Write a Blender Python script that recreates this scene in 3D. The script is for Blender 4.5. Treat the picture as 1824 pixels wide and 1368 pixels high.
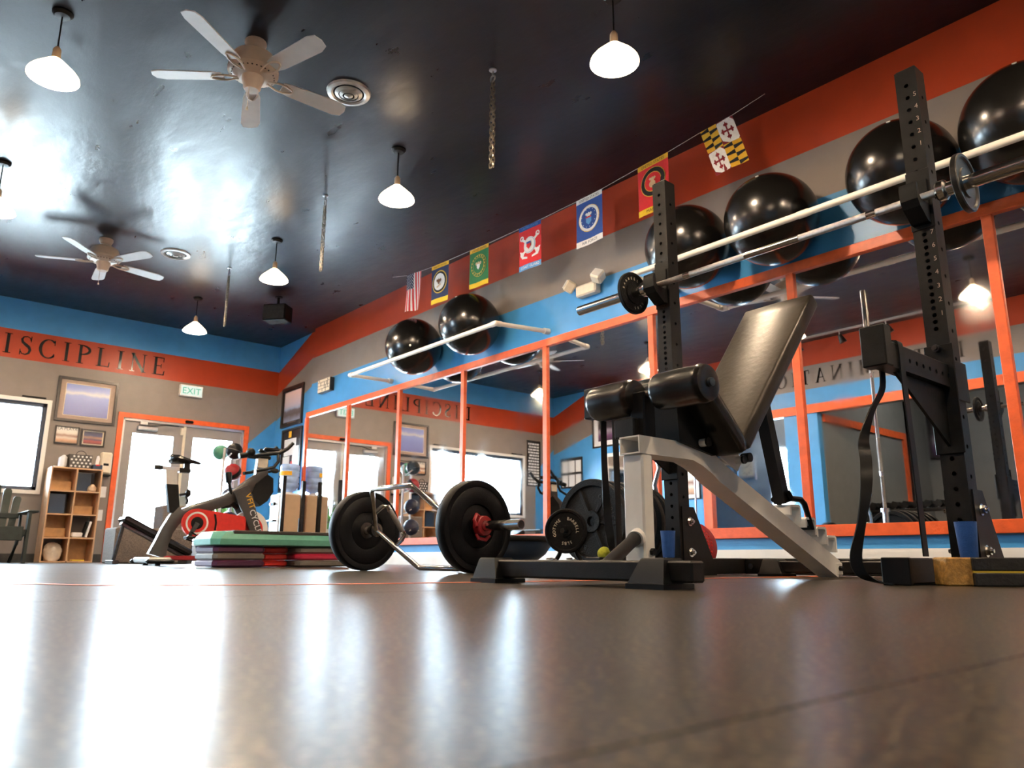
import bpy, math, random
from mathutils import Vector, Matrix
random.seed(7)
S = bpy.context.scene
COL = S.collection
for o in list(bpy.data.objects): bpy.data.objects.remove(o)
PI = math.pi

# ------------------------------------------------------------------ camera
yaw, pitch, roll = 0.8659, 0.22428, 0.0043
fw = Vector((-math.sin(yaw)*math.cos(pitch), math.cos(yaw)*math.cos(pitch), math.sin(pitch)))
rt = Vector((math.cos(yaw), math.sin(yaw), 0)); up = rt.cross(fw)
r2 = math.cos(roll)*rt + math.sin(roll)*up; u2 = -math.sin(roll)*rt + math.cos(roll)*up
cam = bpy.data.cameras.new('camera'); camo = bpy.data.objects.new('camera', cam); COL.objects.link(camo)
mw = Matrix((r2, u2, -fw)).transposed().to_4x4(); mw.translation = (0, 0, 0.068)
camo.matrix_world = mw
cam.sensor_width = 36; cam.lens = 36*1367/1824; cam.clip_start = 0.01
cam.dof.use_dof = True; cam.dof.focus_distance = 3.0; cam.dof.aperture_fstop = 5.6
S.camera = camo

# ------------------------------------------------------------------ world, view
W = bpy.data.worlds.new('daylight'); S.world = W; W.use_nodes = True
bg = W.node_tree.nodes['Background']; bg.inputs[0].default_value = (0.68, 0.85, 1.0, 1); bg.inputs[1].default_value = 38.0
S.view_settings.view_transform = 'Standard'; S.view_settings.look = 'None'
S.view_settings.gamma = 1; S.view_settings.use_curve_mapping = False
S.view_settings.exposure = 1.28
LAMP_EMIT = 500.0

# ------------------------------------------------------------------ materials
def mat(name, col, rough=0.5, metal=0.0, spec=0.5, var=0.0, vs=30, bump=0.0, bs=200, coat=0.0):
    m = bpy.data.materials.new(name); m.use_nodes = True
    nt = m.node_tree; b = nt.nodes['Principled BSDF']
    b.inputs['Base Color'].default_value = (*col, 1); b.inputs['Roughness'].default_value = rough
    b.inputs['Metallic'].default_value = metal; b.inputs['Specular IOR Level'].default_value = spec
    b.inputs['Coat Weight'].default_value = coat
    if var or bump:
        tc = nt.nodes.new('ShaderNodeTexCoord')
    if var:
        n = nt.nodes.new('ShaderNodeTexNoise'); n.inputs['Scale'].default_value = vs; n.inputs['Detail'].default_value = 4
        nt.links.new(tc.outputs['Object'], n.inputs['Vector'])
        r = nt.nodes.new('ShaderNodeValToRGB'); nt.links.new(n.outputs['Fac'], r.inputs[0])
        r.color_ramp.elements[0].position = 0.3; r.color_ramp.elements[1].position = 0.7
        r.color_ramp.elements[0].color = (*[max(0, c*(1-var)) for c in col], 1)
        r.color_ramp.elements[1].color = (*[min(1, c*(1+var)) for c in col], 1)
        nt.links.new(r.outputs[0], b.inputs['Base Color'])
    if bump:
        n = nt.nodes.new('ShaderNodeTexNoise'); n.inputs['Scale'].default_value = bs; n.inputs['Detail'].default_value = 3
        nt.links.new(tc.outputs['Object'], n.inputs['Vector'])
        bp = nt.nodes.new('ShaderNodeBump'); bp.inputs['Strength'].default_value = bump; bp.inputs['Distance'].default_value = 0.01
        nt.links.new(n.outputs['Fac'], bp.inputs['Height']); nt.links.new(bp.outputs[0], b.inputs['Normal'])
    return m
def emit(name, col, st):
    m = bpy.data.materials.new(name); m.use_nodes = True
    nt = m.node_tree; nt.nodes.remove(nt.nodes['Principled BSDF'])
    e = nt.nodes.new('ShaderNodeEmission'); e.inputs[0].default_value = (*col, 1); e.inputs[1].default_value = st
    nt.links.new(e.outputs[0], nt.nodes['Material Output'].inputs[0]); return m

M = {}
M['orange'] = mat('orange_wall_paint', (.44, .046, .010), .42, var=.06, vs=6, bump=.08, bs=120)
M['blue'] = mat('blue_wall_paint', (.065, .31, .66), .35, var=.05, vs=6, bump=.08, bs=120)
M['grey'] = mat('grey_wall_paint', (.235, .20, .18), .45, var=.05, vs=6, bump=.08, bs=120)
M['dgrey'] = mat('dark_grey_wall_paint', (.20, .20, .195), .5, var=.05, vs=6, bump=.08, bs=120)
M['trim'] = mat('orange_painted_wood', (.80, .12, .025), .4, var=.12, vs=14, bump=.15, bs=60)
M['white_trim'] = mat('white_painted_wood', (.8, .78, .74), .4, var=.03, vs=10)
M['black'] = mat('black_plastic', (.005, .005, .005), .42, spec=.22, var=.2, vs=40)
M['rack'] = mat('black_powder_coat', (.009, .0085, .008), .40, spec=.22, var=.25, vs=35, bump=.1, bs=400)
M['iron'] = mat('black_cast_iron', (.006, .006, .0065), .55, spec=.18, var=.3, vs=60, bump=.3, bs=150)
M['rubber'] = mat('black_bumper_rubber', (.004, .0045, .006), .5, spec=.16, var=.25, vs=50, bump=.12, bs=220)
M['ball'] = mat('black_ball_vinyl', (.006, .0055, .005), .22, var=.15, vs=8, bump=.03, bs=25)
M['chrome'] = mat('chrome_steel', (.75, .73, .70), .16, 1.0, var=.08, vs=30)
M['knurl'] = mat('knurled_steel', (.48, .45, .42), .38, 1.0, var=.15, vs=90, bump=.4, bs=900)
M['darksteel'] = mat('dark_steel', (.12, .115, .11), .3, 1.0, var=.2, vs=40)
M['leather'] = mat('black_leather', (.009, .008, .007), .27, spec=.5, var=.25, vs=20, bump=.06, bs=50)
M['leather_face'] = mat('warm_lit_black_leather', (.030, .021, .011), .38, spec=.45, var=.2, vs=14, bump=.10, bs=45)  # black leather with the brown of warm lamplight put into its colour
M['bench_white'] = mat('white_powder_coat', (.88, .85, .79), .35, var=.04, vs=18, bump=.03, bs=60)
M['pvc'] = mat('white_pvc', (.80, .75, .66), .35, var=.05, vs=10)
M['white'] = mat('white_plastic', (.82, .80, .76), .4, var=.04, vs=12)
M['red'] = mat('red_plastic', (.70, .03, .02), .35, var=.1, vs=20)
M['darkred'] = mat('dark_red_plastic', (.32, .015, .02), .4, var=.1, vs=20)
M['magenta'] = mat('magenta_plastic', (.50, .02, .06), .4, var=.1, vs=20)
M['purple'] = mat('plum_plastic', (.085, .022, .06), .4, var=.1, vs=20, bump=.08, bs=150)
M['stepgrey'] = mat('taupe_plastic', (.16, .14, .12), .42, var=.1, vs=20, bump=.08, bs=150)
M['green'] = mat('sea_green_plastic', (.10, .33, .25), .42, var=.08, vs=20, bump=.08, bs=150)
M['steppad'] = mat('black_rubber_tread', (.03, .022, .018), .6, var=.2, vs=80, bump=.4, bs=300)
M['navy'] = mat('navy_vinyl', (.018, .04, .085), .35, var=.1, vs=10)
M['bluecup'] = mat('blue_plastic', (.03, .12, .42), .5, var=.1, vs=40, bump=.15, bs=200)
M['wood'] = mat('pine_wood', (.62, .36, .15), .5, var=.15, vs=12, bump=.1, bs=60)
M['endgrain'] = mat('raw_end_grain', (.62, .33, .08), .6, var=.3, vs=60, bump=.4, bs=120)
M['shelfwood'] = mat('birch_veneer', (.60, .36, .20), .45, var=.1, vs=10)
M['blackpaint'] = mat('black_painted_wood', (.025, .024, .022), .5, var=.3, vs=30, bump=.2, bs=90)
M['yellow'] = mat('yellow_plastic', (.80, .60, .05), .5, var=.05)
M['tennis'] = mat('tennis_felt', (.55, .60, .05), .9, var=.2, vs=80, bump=.5, bs=400)
M['fan'] = mat('almond_enamel', (.62, .50, .40), .35, var=.05, vs=12)
M['fanblade'] = mat('white_fan_blade', (.70, .68, .66), .4, var=.05, vs=10)
M['chain'] = mat('galvanised_chain', (.35, .30, .22), .35, 1.0, var=.2, vs=60)
M['charcoal'] = mat('charcoal_bike_paint', (.05, .047, .045), .28, var=.1, vs=20, coat=.3)
M['silver'] = mat('silver_paint', (.60, .58, .55), .35, .4, var=.05)
M['cream'] = mat('cream_plastic', (.75, .66, .52), .5, var=.05)
M['cooler'] = mat('beige_laminate', (.66, .46, .28), .5, var=.06, vs=8)
M['bottle'] = mat('blue_water_bottle', (.35, .50, .80), .15, spec=.7, var=.25, vs=9)
M['carpetbox'] = mat('speckled_foam', (.20, .165, .14), .9, var=.35, vs=90, bump=.3, bs=200)
M['leaf'] = mat('plant_leaf', (.14, .34, .10), .5, var=.35, vs=20)
M['medblue'] = mat('dark_blue_rubber', (.03, .035, .07), .4, var=.15, vs=20)
M['medgreen'] = mat('green_rubber', (.08, .30, .20), .45, var=.15, vs=20)
M['chair'] = mat('dark_green_plastic', (.016, .026, .023), .45, var=.2, vs=20)
M['paper'] = mat('white_paper', (.80, .80, .80), .6, var=.03)
M['bag'] = mat('white_plastic_bag', (.62, .52, .42), .5, var=.15, vs=14, bump=.6, bs=20)
M['pic_frame'] = mat('dark_picture_frame', (.018, .014, .014), .3, var=.1)
M['matboard'] = mat('tan_mat_board', (.40, .30, .24), .7, var=.05)
M['doorgrey'] = mat('grey_door_paint', (.30, .27, .26), .45, var=.04, vs=8)
M['alu'] = mat('aluminium', (.70, .70, .72), .3, .9, var=.05)
M['winframe'] = mat('dark_blue_window_frame', (.05, .07, .11), .4, var=.1)
M['letter'] = mat('black_gloss_vinyl', (.012, .010, .010), .22, var=.1)
M['signgreen'] = mat('exit_green', (.10, .62, .38), .5, var=.05)
M['concrete'] = mat('pavement', (.55, .54, .52), .9, var=.15, vs=3, bump=.2, bs=30)
M['tape'] = mat('orange_floor_tape', (.75, .16, .04), .5, var=.25, vs=25)
M['tan'] = mat('tan_plastic', (.55, .40, .27), .5, var=.05)
M['gold'] = mat('gold_thread', (.70, .42, .05), .6, var=.1)
for n, c in dict(f_red=(.55, .03, .03), f_navy=(.02, .03, .09), f_blue=(.02, .07, .30), f_green=(.02, .16, .05), f_yellow=(.80, .52, .02),
                 f_white=(.80, .78, .76), f_scarlet=(.65, .02, .025), f_lblue=(.10, .30, .60), f_black=(.01, .01, .01),
                 f_maroon=(.25, .012, .02), f_orange=(.78, .42, .02), f_tan=(.60, .42, .25), f_brown=(.16, .07, .03)).items():
    M[n] = mat(n[2:] + '_flag_cloth', c, .8, var=.06, vs=60)

# floor rubber: dark with light flecks
def rubber_floor():
    m = mat('rubber_flooring', (.030, .025, .020), .30, spec=.4)
    nt = m.node_tree; b = nt.nodes['Principled BSDF']; tc = nt.nodes.new('ShaderNodeTexCoord')
    n = nt.nodes.new('ShaderNodeTexNoise'); n.inputs['Scale'].default_value = 170; n.inputs['Detail'].default_value = 2
    nt.links.new(tc.outputs['Object'], n.inputs['Vector'])
    r = nt.nodes.new('ShaderNodeValToRGB'); e = r.color_ramp.elements
    e[0].position = .52; e[0].color = (.017, .014, .011, 1); e[1].position = .70; e[1].color = (.28, .21, .12, 1)
    nt.links.new(n.outputs['Fac'], r.inputs[0]); nt.links.new(r.outputs[0], b.inputs['Base Color'])
    n2 = nt.nodes.new('ShaderNodeTexNoise'); n2.inputs['Scale'].default_value = 3.5; n2.inputs['Detail'].default_value = 5
    nt.links.new(tc.outputs['Object'], n2.inputs['Vector'])
    mr = nt.nodes.new('ShaderNodeMapRange'); mr.inputs[3].default_value = .27; mr.inputs[4].default_value = .31
    nt.links.new(n2.outputs['Fac'], mr.inputs[0]); nt.links.new(mr.outputs[0], b.inputs['Roughness'])
    bp = nt.nodes.new('ShaderNodeBump'); bp.inputs['Strength'].default_value = .10; bp.inputs['Distance'].default_value = .002
    nt.links.new(n.outputs['Fac'], bp.inputs['Height']); nt.links.new(bp.outputs[0], b.inputs['Normal'])
    return m
M['floor'] = rubber_floor()
def ceiling_mat():
    m = mat('dark_glossy_ceiling_paint', (.010, .012, .020), .42, spec=.45)
    nt = m.node_tree; b = nt.nodes['Principled BSDF']; tc = nt.nodes.new('ShaderNodeTexCoord')
    mp = nt.nodes.new('ShaderNodeMapping'); mp.inputs['Scale'].default_value = (1, 2.2, 1)
    nt.links.new(tc.outputs['Object'], mp.inputs[0])
    n = nt.nodes.new('ShaderNodeTexNoise'); n.inputs['Scale'].default_value = 2.6; n.inputs['Detail'].default_value = 5; n.inputs['Roughness'].default_value = .55
    nt.links.new(mp.outputs[0], n.inputs['Vector'])
    bp = nt.nodes.new('ShaderNodeBump'); bp.inputs['Strength'].default_value = .18; bp.inputs['Distance'].default_value = .03
    nt.links.new(n.outputs['Fac'], bp.inputs['Height']); nt.links.new(bp.outputs[0], b.inputs['Normal'])
    mr = nt.nodes.new('ShaderNodeMapRange'); mr.inputs[1].default_value = .3; mr.inputs[2].default_value = .7
    mr.inputs[3].default_value = .27; mr.inputs[4].default_value = .36
    nt.links.new(n.outputs['Fac'], mr.inputs[0]); nt.links.new(mr.outputs[0], b.inputs['Roughness'])
    return m
M['ceiling'] = ceiling_mat()
def mirror_mat():
    m = mat('mirror_glass', (.90, .90, .90), .015, 1.0)
    nt = m.node_tree; b = nt.nodes['Principled BSDF']; tc = nt.nodes.new('ShaderNodeTexCoord')
    n = nt.nodes.new('ShaderNodeTexNoise'); n.inputs['Scale'].default_value = 2.2; n.inputs['Detail'].default_value = 8
    nt.links.new(tc.outputs['Object'], n.inputs['Vector'])
    mr = nt.nodes.new('ShaderNodeMapRange'); mr.inputs[1].default_value = .45; mr.inputs[2].default_value = .8
    mr.inputs[3].default_value = .008; mr.inputs[4].default_value = .09
    nt.links.new(n.outputs['Fac'], mr.inputs[0]); nt.links.new(mr.outputs[0], b.inputs['Roughness'])
    return m
M['mirror'] = mirror_mat()
def glass_mat():
    m = bpy.data.materials.new('window_glass'); m.use_nodes = True; nt = m.node_tree
    nt.nodes.remove(nt.nodes['Principled BSDF'])
    t = nt.nodes.new('ShaderNodeBsdfTransparent'); t.inputs[0].default_value = (.96, .98, .98, 1)
    g = nt.nodes.new('ShaderNodeBsdfGlossy'); g.inputs['Roughness'].default_value = .02
    f = nt.nodes.new('ShaderNodeFresnel'); f.inputs[0].default_value = 1.45
    x = nt.nodes.new('ShaderNodeMixShader')
    nt.links.new(f.outputs[0], x.inputs[0]); nt.links.new(t.outputs[0], x.inputs[1]); nt.links.new(g.outputs[0], x.inputs[2])
    nt.links.new(x.outputs[0], nt.nodes['Material Output'].inputs[0]); return m
M['glass'] = glass_mat()
M['bulb'] = emit('lit_bulb', (1.0, .76, .52), LAMP_EMIT)
M['shade'] = mat('lit_opal_glass', (.85, .82, .76), .3)
M['shade'].node_tree.nodes['Principled BSDF'].inputs['Emission Color'].default_value = (1.0, .74, .46, 1)
M['shade'].node_tree.nodes['Principled BSDF'].inputs['Emission Strength'].default_value = 3.0
M['exitlit'] = emit('lit_exit_panel', (.85, .92, .80), .42)
M['exitletter'] = emit('lit_exit_letters', (.12, .60, .36), .40)
M['tube'] = emit('fluorescent_tube', (1, .97, .88), 22.0)
def sunset(name, cols):
    m = mat(name, (.5, .5, .6), .25)
    nt = m.node_tree; b = nt.nodes['Principled BSDF']; tc = nt.nodes.new('ShaderNodeTexCoord')
    sp = nt.nodes.new('ShaderNodeSeparateXYZ'); nt.links.new(tc.outputs['Generated'], sp.inputs[0])
    n = nt.nodes.new('ShaderNodeTexNoise'); n.inputs['Scale'].default_value = 4; n.inputs['Detail'].default_value = 6
    nt.links.new(tc.outputs['Generated'], n.inputs['Vector'])
    ad = nt.nodes.new('ShaderNodeMath'); ad.operation = 'MULTIPLY_ADD'; ad.inputs[1].default_value = .16
    nt.links.new(n.outputs['Fac'], ad.inputs[0]); nt.links.new(sp.outputs[2], ad.inputs[2])
    r = nt.nodes.new('ShaderNodeValToRGB'); nt.links.new(ad.outputs[0], r.inputs[0])
    e = r.color_ramp.elements
    while len(e) < len(cols): e.new(.5)
    for k, (p, c) in enumerate(cols): e[k].position = p; e[k].color = (*c, 1)
    nt.links.new(r.outputs[0], b.inputs['Base Color']); return m
M['pic_sky'] = sunset('blue_sky_print', [(.0, (.16, .17, .42)), (.45, (.20, .24, .55)), (.72, (.25, .32, .66)), (.80, (.62, .64, .72)), (.9, (.30, .36, .70)), (1, (.22, .28, .62))])
M['pic_river'] = sunset('river_sunset_print', [(.0, (.30, .34, .50)), (.3, (.12, .10, .10)), (.42, (.14, .12, .14)), (.5, (.34, .42, .62)), (.6, (.55, .50, .62)), (1, (.80, .60, .58))])
M['pic_crowd'] = sunset('night_crowd_print', [(.0, (.05, .02, .03)), (.3, (.40, .08, .08)), (.45, (.08, .06, .12)), (.6, (.45, .25, .18)), (.75, (.06, .06, .14)), (1, (.03, .03, .06))])
M['pic_cafe'] = sunset('cafe_print', [(.0, (.20, .13, .10)), (.25, (.62, .36, .22)), (.4, (.70, .60, .52)), (.55, (.30, .16, .12)), (.7, (.75, .68, .60)), (1, (.78, .75, .70))])
M['pic_bird'] = sunset('dark_poster_print', [(.0, (.03, .02, .03)), (.3, (.14, .07, .16)), (.5, (.30, .26, .32)), (.65, (.06, .05, .06)), (1, (.02, .02, .02))])

# ------------------------------------------------------------------ mesh builder
class MB:
    def __init__(s): s.v = []; s.f = []; s.m = []
    def add(s, vs, fs, mi=0):
        b = len(s.v); s.v += [Vector(p) for p in vs]; s.f += [[b+i for i in f] for f in fs]; s.m += [mi]*len(fs); return s
    def quad(s, *p, mi=0): return s.add(p, [list(range(len(p)))], mi)
    def box(s, lo, hi, mi=0, bev=0.0, xf=None):
        lo = Vector(lo); hi = Vector(hi); c = (lo+hi)/2; h = (hi-lo)/2
        if bev <= 0:
            vs = [Vector((c.x+x*h.x, c.y+y*h.y, c.z+z*h.z)) for z in (-1, 1) for y in (-1, 1) for x in (-1, 1)]
            fs = [[0, 2, 3, 1], [4, 5, 7, 6], [0, 1, 5, 4], [2, 6, 7, 3], [0, 4, 6, 2], [1, 3, 7, 5]]
        else:
            bev = min(bev, h.x*.9, h.y*.9, h.z*.9); vs = []; ix = {}
            for x in (-1, 1):
                for y in (-1, 1):
                    for z in (-1, 1):
                        for a in range(3):
                            p = [x*(h.x-bev), y*(h.y-bev), z*(h.z-bev)]; p[a] += (x, y, z)[a]*bev
                            ix[(x, y, z, a)] = len(vs); vs.append(c+Vector(p))
            fs = []
            for a in range(3):
                b, d = [(1, 2), (2, 0), (0, 1)][a]
                for sgn in (-1, 1):
                    q = []
                    for (u, w) in ((-1, -1), (1, -1), (1, 1), (-1, 1)):
                        k = [0, 0, 0]; k[a] = sgn; k[b] = u; k[d] = w; q.append(ix[(*k, a)])
                    fs.append(q if sgn > 0 else q[::-1])
            for a in range(3):
                b, d = [(1, 2), (2, 0), (0, 1)][a]
                for u in (-1, 1):
                    for w in (-1, 1):
                        k0 = [0, 0, 0]; k0[a] = -1; k0[b] = u; k0[d] = w; k1 = k0[:]; k1[a] = 1
                        q = [ix[(*k0, b)], ix[(*k1, b)], ix[(*k1, d)], ix[(*k0, d)]]
                        fs.append(q if u*w < 0 else q[::-1])
            for x in (-1, 1):
                for y in (-1, 1):
                    for z in (-1, 1):
                        q = [ix[(x, y, z, 0)], ix[(x, y, z, 1)], ix[(x, y, z, 2)]]
                        fs.append(q if x*y*z > 0 else q[::-1])
        if xf is not None: vs = [xf @ v for v in vs]
        return s.add(vs, fs, mi)
    def cyl(s, p0, p1, r0, r1=None, seg=16, mi=0, caps=True):
        p0 = Vector(p0); p1 = Vector(p1); r1 = r0 if r1 is None else r1
        d = (p1-p0).normalized(); a = d.orthogonal().normalized(); b = d.cross(a)
        vs = [];
        for p, r in ((p0, r0), (p1, r1)):
            vs += [p+(a*math.cos(2*PI*k/seg)+b*math.sin(2*PI*k/seg))*r for k in range(seg)]
        fs = [[k, (k+1) % seg, seg+(k+1) % seg, seg+k] for k in range(seg)]
        if caps: fs += [list(range(seg))[::-1], [seg+k for k in range(seg)]]
        return s.add(vs, fs, mi)
    def tube(s, path, r, seg=10, mi=0, closed=False, caps=True):
        P = [Vector(p) for p in path]; n = len(P); rs = r if isinstance(r, (list, tuple)) else [r]*n
        T = []
        for i in range(n):
            if closed: t = P[(i+1) % n]-P[i-1]
            else: t = P[min(i+1, n-1)]-P[max(i-1, 0)]
            T.append(t.normalized())
        a = T[0].orthogonal().normalized(); vs = []
        for i in range(n):
            a = (a-T[i]*a.dot(T[i])).normalized(); b = T[i].cross(a)
            vs += [P[i]+(a*math.cos(2*PI*k/seg)+b*math.sin(2*PI*k/seg))*rs[i] for k in range(seg)]
        fs = []
        for i in range(n if closed else n-1):
            j = (i+1) % n
            fs += [[i*seg+k, i*seg+(k+1) % seg, j*seg+(k+1) % seg, j*seg+k] for k in range(seg)]
        if caps and not closed: fs += [list(range(seg))[::-1], [(n-1)*seg+k for k in range(seg)]]
        return s.add(vs, fs, mi)
    def lathe(s, prof, org=(0, 0, 0), axis=(0, 0, 1), seg=24, mi=0):
        org = Vector(org); d = Vector(axis).normalized(); a = d.orthogonal().normalized(); b = d.cross(a); vs = []
        for (r, h) in prof:
            vs += [org+d*h+(a*math.cos(2*PI*k/seg)+b*math.sin(2*PI*k/seg))*max(r, 1e-5) for k in range(seg)]
        fs = [[i*seg+k, i*seg+(k+1) % seg, (i+1)*seg+(k+1) % seg, (i+1)*seg+k] for i in range(len(prof)-1) for k in range(seg)]
        return s.add(vs, fs, mi)
    def sphere(s, c, r, seg=20, rings=12, mi=0, sc=(1, 1, 1)):
        c = Vector(c); b = len(s.v); vs = []; fs = []
        for i in range(rings+1):
            th = PI*i/rings
            for k in range(seg):
                ph = 2*PI*k/seg
                vs.append(c+Vector((r*sc[0]*math.sin(th)*math.cos(ph), r*sc[1]*math.sin(th)*math.sin(ph), r*sc[2]*math.cos(th))))
        for i in range(rings):
            for k in range(seg):
                fs.append([i*seg+k, (i+1)*seg+k, (i+1)*seg+(k+1) % seg, i*seg+(k+1) % seg])
        return s.add(vs, fs, mi)
    def prism(s, poly, fn, d0, d1, mi=0):
        """poly: 2d points; fn(u,v,d)->3d"""
        n = len(poly)
        vs = [fn(u, v, d0) for u, v in poly]+[fn(u, v, d1) for u, v in poly]
        fs = [list(range(n))[::-1], [n+k for k in range(n)]]+[[k, (k+1) % n, n+(k+1) % n, n+k] for k in range(n)]
        return s.add(vs, fs, mi)
    def holeface(s, fn, w, v0, v1, holes, r, depth=.006, seg=10, mi=0):
        """strip face with round holes; fn(u,v,d) d = inward"""
        cuts = [v0]
        hs = sorted(holes)
        for i, h in enumerate(hs):
            lo = max(cuts[-1], h-(h-hs[i-1])/2 if i else h-r*1.7, h-r*1.7); hi = min(h+r*1.7, h+(hs[i+1]-h)/2 if i+1 < len(hs) else v1, v1)
            if lo > cuts[-1]+1e-5: s.quad(fn(-w/2, cuts[-1], 0), fn(w/2, cuts[-1], 0), fn(w/2, lo, 0), fn(-w/2, lo, 0), mi=mi)
            outer = []
            m = seg
            vs = []
            for k in range(m):
                a = 2*PI*(k+.5)/m; cx, cy = math.cos(a), math.sin(a)
                t = min((w/2)/abs(cx) if abs(cx) > 1e-6 else 9, ((hi-h) if cy > 0 else (h-lo))/abs(cy) if abs(cy) > 1e-6 else 9)
                outer.append((cx*t, h+cy*t))
            cor = [(w/2, hi), (-w/2, hi), (-w/2, lo), (w/2, lo)]
            inner = [(r*math.cos(2*PI*(k+.5)/m), h+r*math.sin(2*PI*(k+.5)/m)) for k in range(m)]
            vs = [fn(u, v, 0) for u, v in outer]+[fn(u, v, 0) for u, v in inner]+[fn(u, v, depth) for u, v in inner]+[fn(u, v, 0) for u, v in cor]
            fs = []
            for k in range(m):
                j = (k+1) % m
                f = [k, j, m+j, m+k]
                A, B = outer[k], outer[j]
                if abs(A[0]-B[0]) > 1e-6 and abs(A[1]-B[1]) > 1e-6:
                    best = min(range(4), key=lambda q: abs(cor[q][0]-(A[0] if abs(abs(A[0])-w/2) < 1e-6 else B[0]))+abs(cor[q][1]-(B[1] if abs(abs(A[0])-w/2) < 1e-6 else A[1])))
                    f = [k, 3*m+best, j, m+j, m+k]
                fs.append(f); fs.append([m+k, m+j, 2*m+j, 2*m+k])
            s.add(vs, fs, mi); cuts.append(hi)
        if cuts[-1] < v1-1e-5: s.quad(fn(-w/2, cuts[-1], 0), fn(w/2, cuts[-1], 0), fn(w/2, v1, 0), fn(-w/2, v1, 0), mi=mi)
        return s
    def merge(s, other, xf=None, mi=None):
        vs = [xf @ v for v in other.v] if xf is not None else other.v
        b = len(s.v); s.v += [v.copy() for v in vs]; s.f += [[b+i for i in f] for f in other.f]
        s.m += list(other.m) if mi is None else [mi]*len(other.f); return s

WM = {}
def obj(name, mb, mats, parent=None, smooth=35, world=True):
    me = bpy.data.meshes.new(name)
    inv = WM[parent.name].inverted() if (parent is not None and world) else None
    vs = [tuple(inv @ v) if inv is not None else tuple(v) for v in mb.v]
    me.from_pydata(vs, [], mb.f)
    for m in (mats if isinstance(mats, (list, tuple)) else [mats]): me.materials.append(M[m])
    if any(mb.m): me.polygons.foreach_set('material_index', mb.m)
    me.validate()
    if smooth:
        me.shade_smooth()
        try: me.set_sharp_from_angle(angle=math.radians(smooth))
        except Exception: pass
    o = bpy.data.objects.new(name, me); COL.objects.link(o)
    if parent is not None: o.parent = parent; WM[o.name] = WM[parent.name]
    else: WM[o.name] = Matrix.Identity(4)
    return o
def tag(o, label, cat, group=None, kind=None):
    o['label'] = label; o['category'] = cat
    if group: o['group'] = group
    if kind: o['kind'] = kind
    return o
def thing(name, label, cat, loc=(0, 0, 0), rz=0, group=None):
    o = bpy.data.objects.new(name, None); COL.objects.link(o); o.empty_display_size = .1
    o.location = loc; o.rotation_euler = (0, 0, rz)
    WM[o.name] = Matrix.Translation(Vector(loc)) @ Matrix.Rotation(rz, 4, 'Z')
    return tag(o, label, cat, group)
def solid(name, mb, mats, label, cat, group=None, base=None, smooth=35):
    """one-mesh thing whose origin sits at its base"""
    if base is None:
        base = (sum(v.x for v in mb.v)/len(mb.v), sum(v.y for v in mb.v)/len(mb.v), min(v.z for v in mb.v))
    b = Vector(base); mb.v = [v-b for v in mb.v]
    o = obj(name, mb, mats, None, smooth); o.location = b; WM[o.name] = Matrix.Translation(b)
    return tag(o, label, cat, group)
def struct(name, mb, mats, parent=None, smooth=0):
    o = obj(name, mb, mats, parent, smooth)
    if parent is None: o['kind'] = 'structure'
    return o
def dup(root, loc, rz=0, label=None, group=None):
    def cp(o, par):
        c = o.copy(); COL.objects.link(c); c.parent = par
        for ch in o.children: cp(ch, c)
        return c
    r = cp(root, None); r.location = loc; r.rotation_euler = (0, 0, rz)
    if label: r['label'] = label
    if group: r['group'] = group
    return r

# flat text (Blender's built-in font), made once up front
TEXTS = {}
def prep_texts(items):
    tmp = []
    for t in items:
        cu = bpy.data.curves.new('t', 'FONT'); cu.body = t; cu.size = 1; cu.align_x = 'CENTER'; cu.resolution_u = 3
        o = bpy.data.objects.new('t', cu); COL.objects.link(o); tmp.append((t, o))
    dg = bpy.context.evaluated_depsgraph_get()
    for t, o in tmp:
        me = bpy.data.meshes.new_from_object(o.evaluated_get(dg))
        TEXTS[t] = ([v.co.copy() for v in me.vertices], [list(p.vertices) for p in me.polygons])
        bpy.data.meshes.remove(me)
    for t, o in tmp:
        cu = o.data; bpy.data.objects.remove(o); bpy.data.curves.remove(cu)
prep_texts(['EXIT', 'VFIT', 'CYCLE', 'FORCE', 'UNITED STATES', 'NAVY', 'ARMY', 'COAST GUARD', 'AIR FORCE', 'MARINES', 'LA PLAYA', '5 LBS']
           + list('0123456789') + list('BARELGOTYMICPSUN'))
def text(mb, t, fn, size, mi=0, center=(0, 0)):
    vs, fs = TEXTS[t]
    return mb.add([fn(center[0]+v.x*size, center[1]+v.y*size) for v in vs], fs, mi)

# ------------------------------------------------------------------ serif letters for the big wall words
def stroke(path, ws):
    out = []
    P = [Vector((x, y)) for x, y in path]; L = []; Rr = []
    for i, p in enumerate(P):
        t = (P[min(i+1, len(P)-1)]-P[max(i-1, 0)]).normalized(); n = Vector((-t.y, t.x)); w = ws[i]/2
        L.append(p+n*w); Rr.append(p-n*w)
    for i in range(len(P)-1): out.append([tuple(L[i]), tuple(L[i+1]), tuple(Rr[i+1]), tuple(Rr[i])])
    return out
def rect(x0, y0, x1, y1): return [[(x0, y0), (x1, y0), (x1, y1), (x0, y1)]]
def arc(cx, cy, rx, ry, a0, a1, n=14, thick=.15, thin=.05):
    path = []; ws = []
    for i in range(n+1):
        a = math.radians(a0+(a1-a0)*i/n); path.append((cx+rx*math.cos(a), cy+ry*math.sin(a)))
        ws.append(thin+(thick-thin)*abs(math.cos(a))**1.3)
    return stroke(path, ws)
def stem(x, y0=0, y1=1, w=.14, ser=.09):
    o = rect(x-w/2, y0, x+w/2, y1)
    for y, s in ((y0, 1), (y1, -1)): o += [[(x-w/2-ser, y), (x+w/2+ser, y), (x+w/2+ser, y+s*.035), (x-w/2-ser, y+s*.035)]]
    return o
def tri(*p): return [list(p)]
GL = {}
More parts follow.
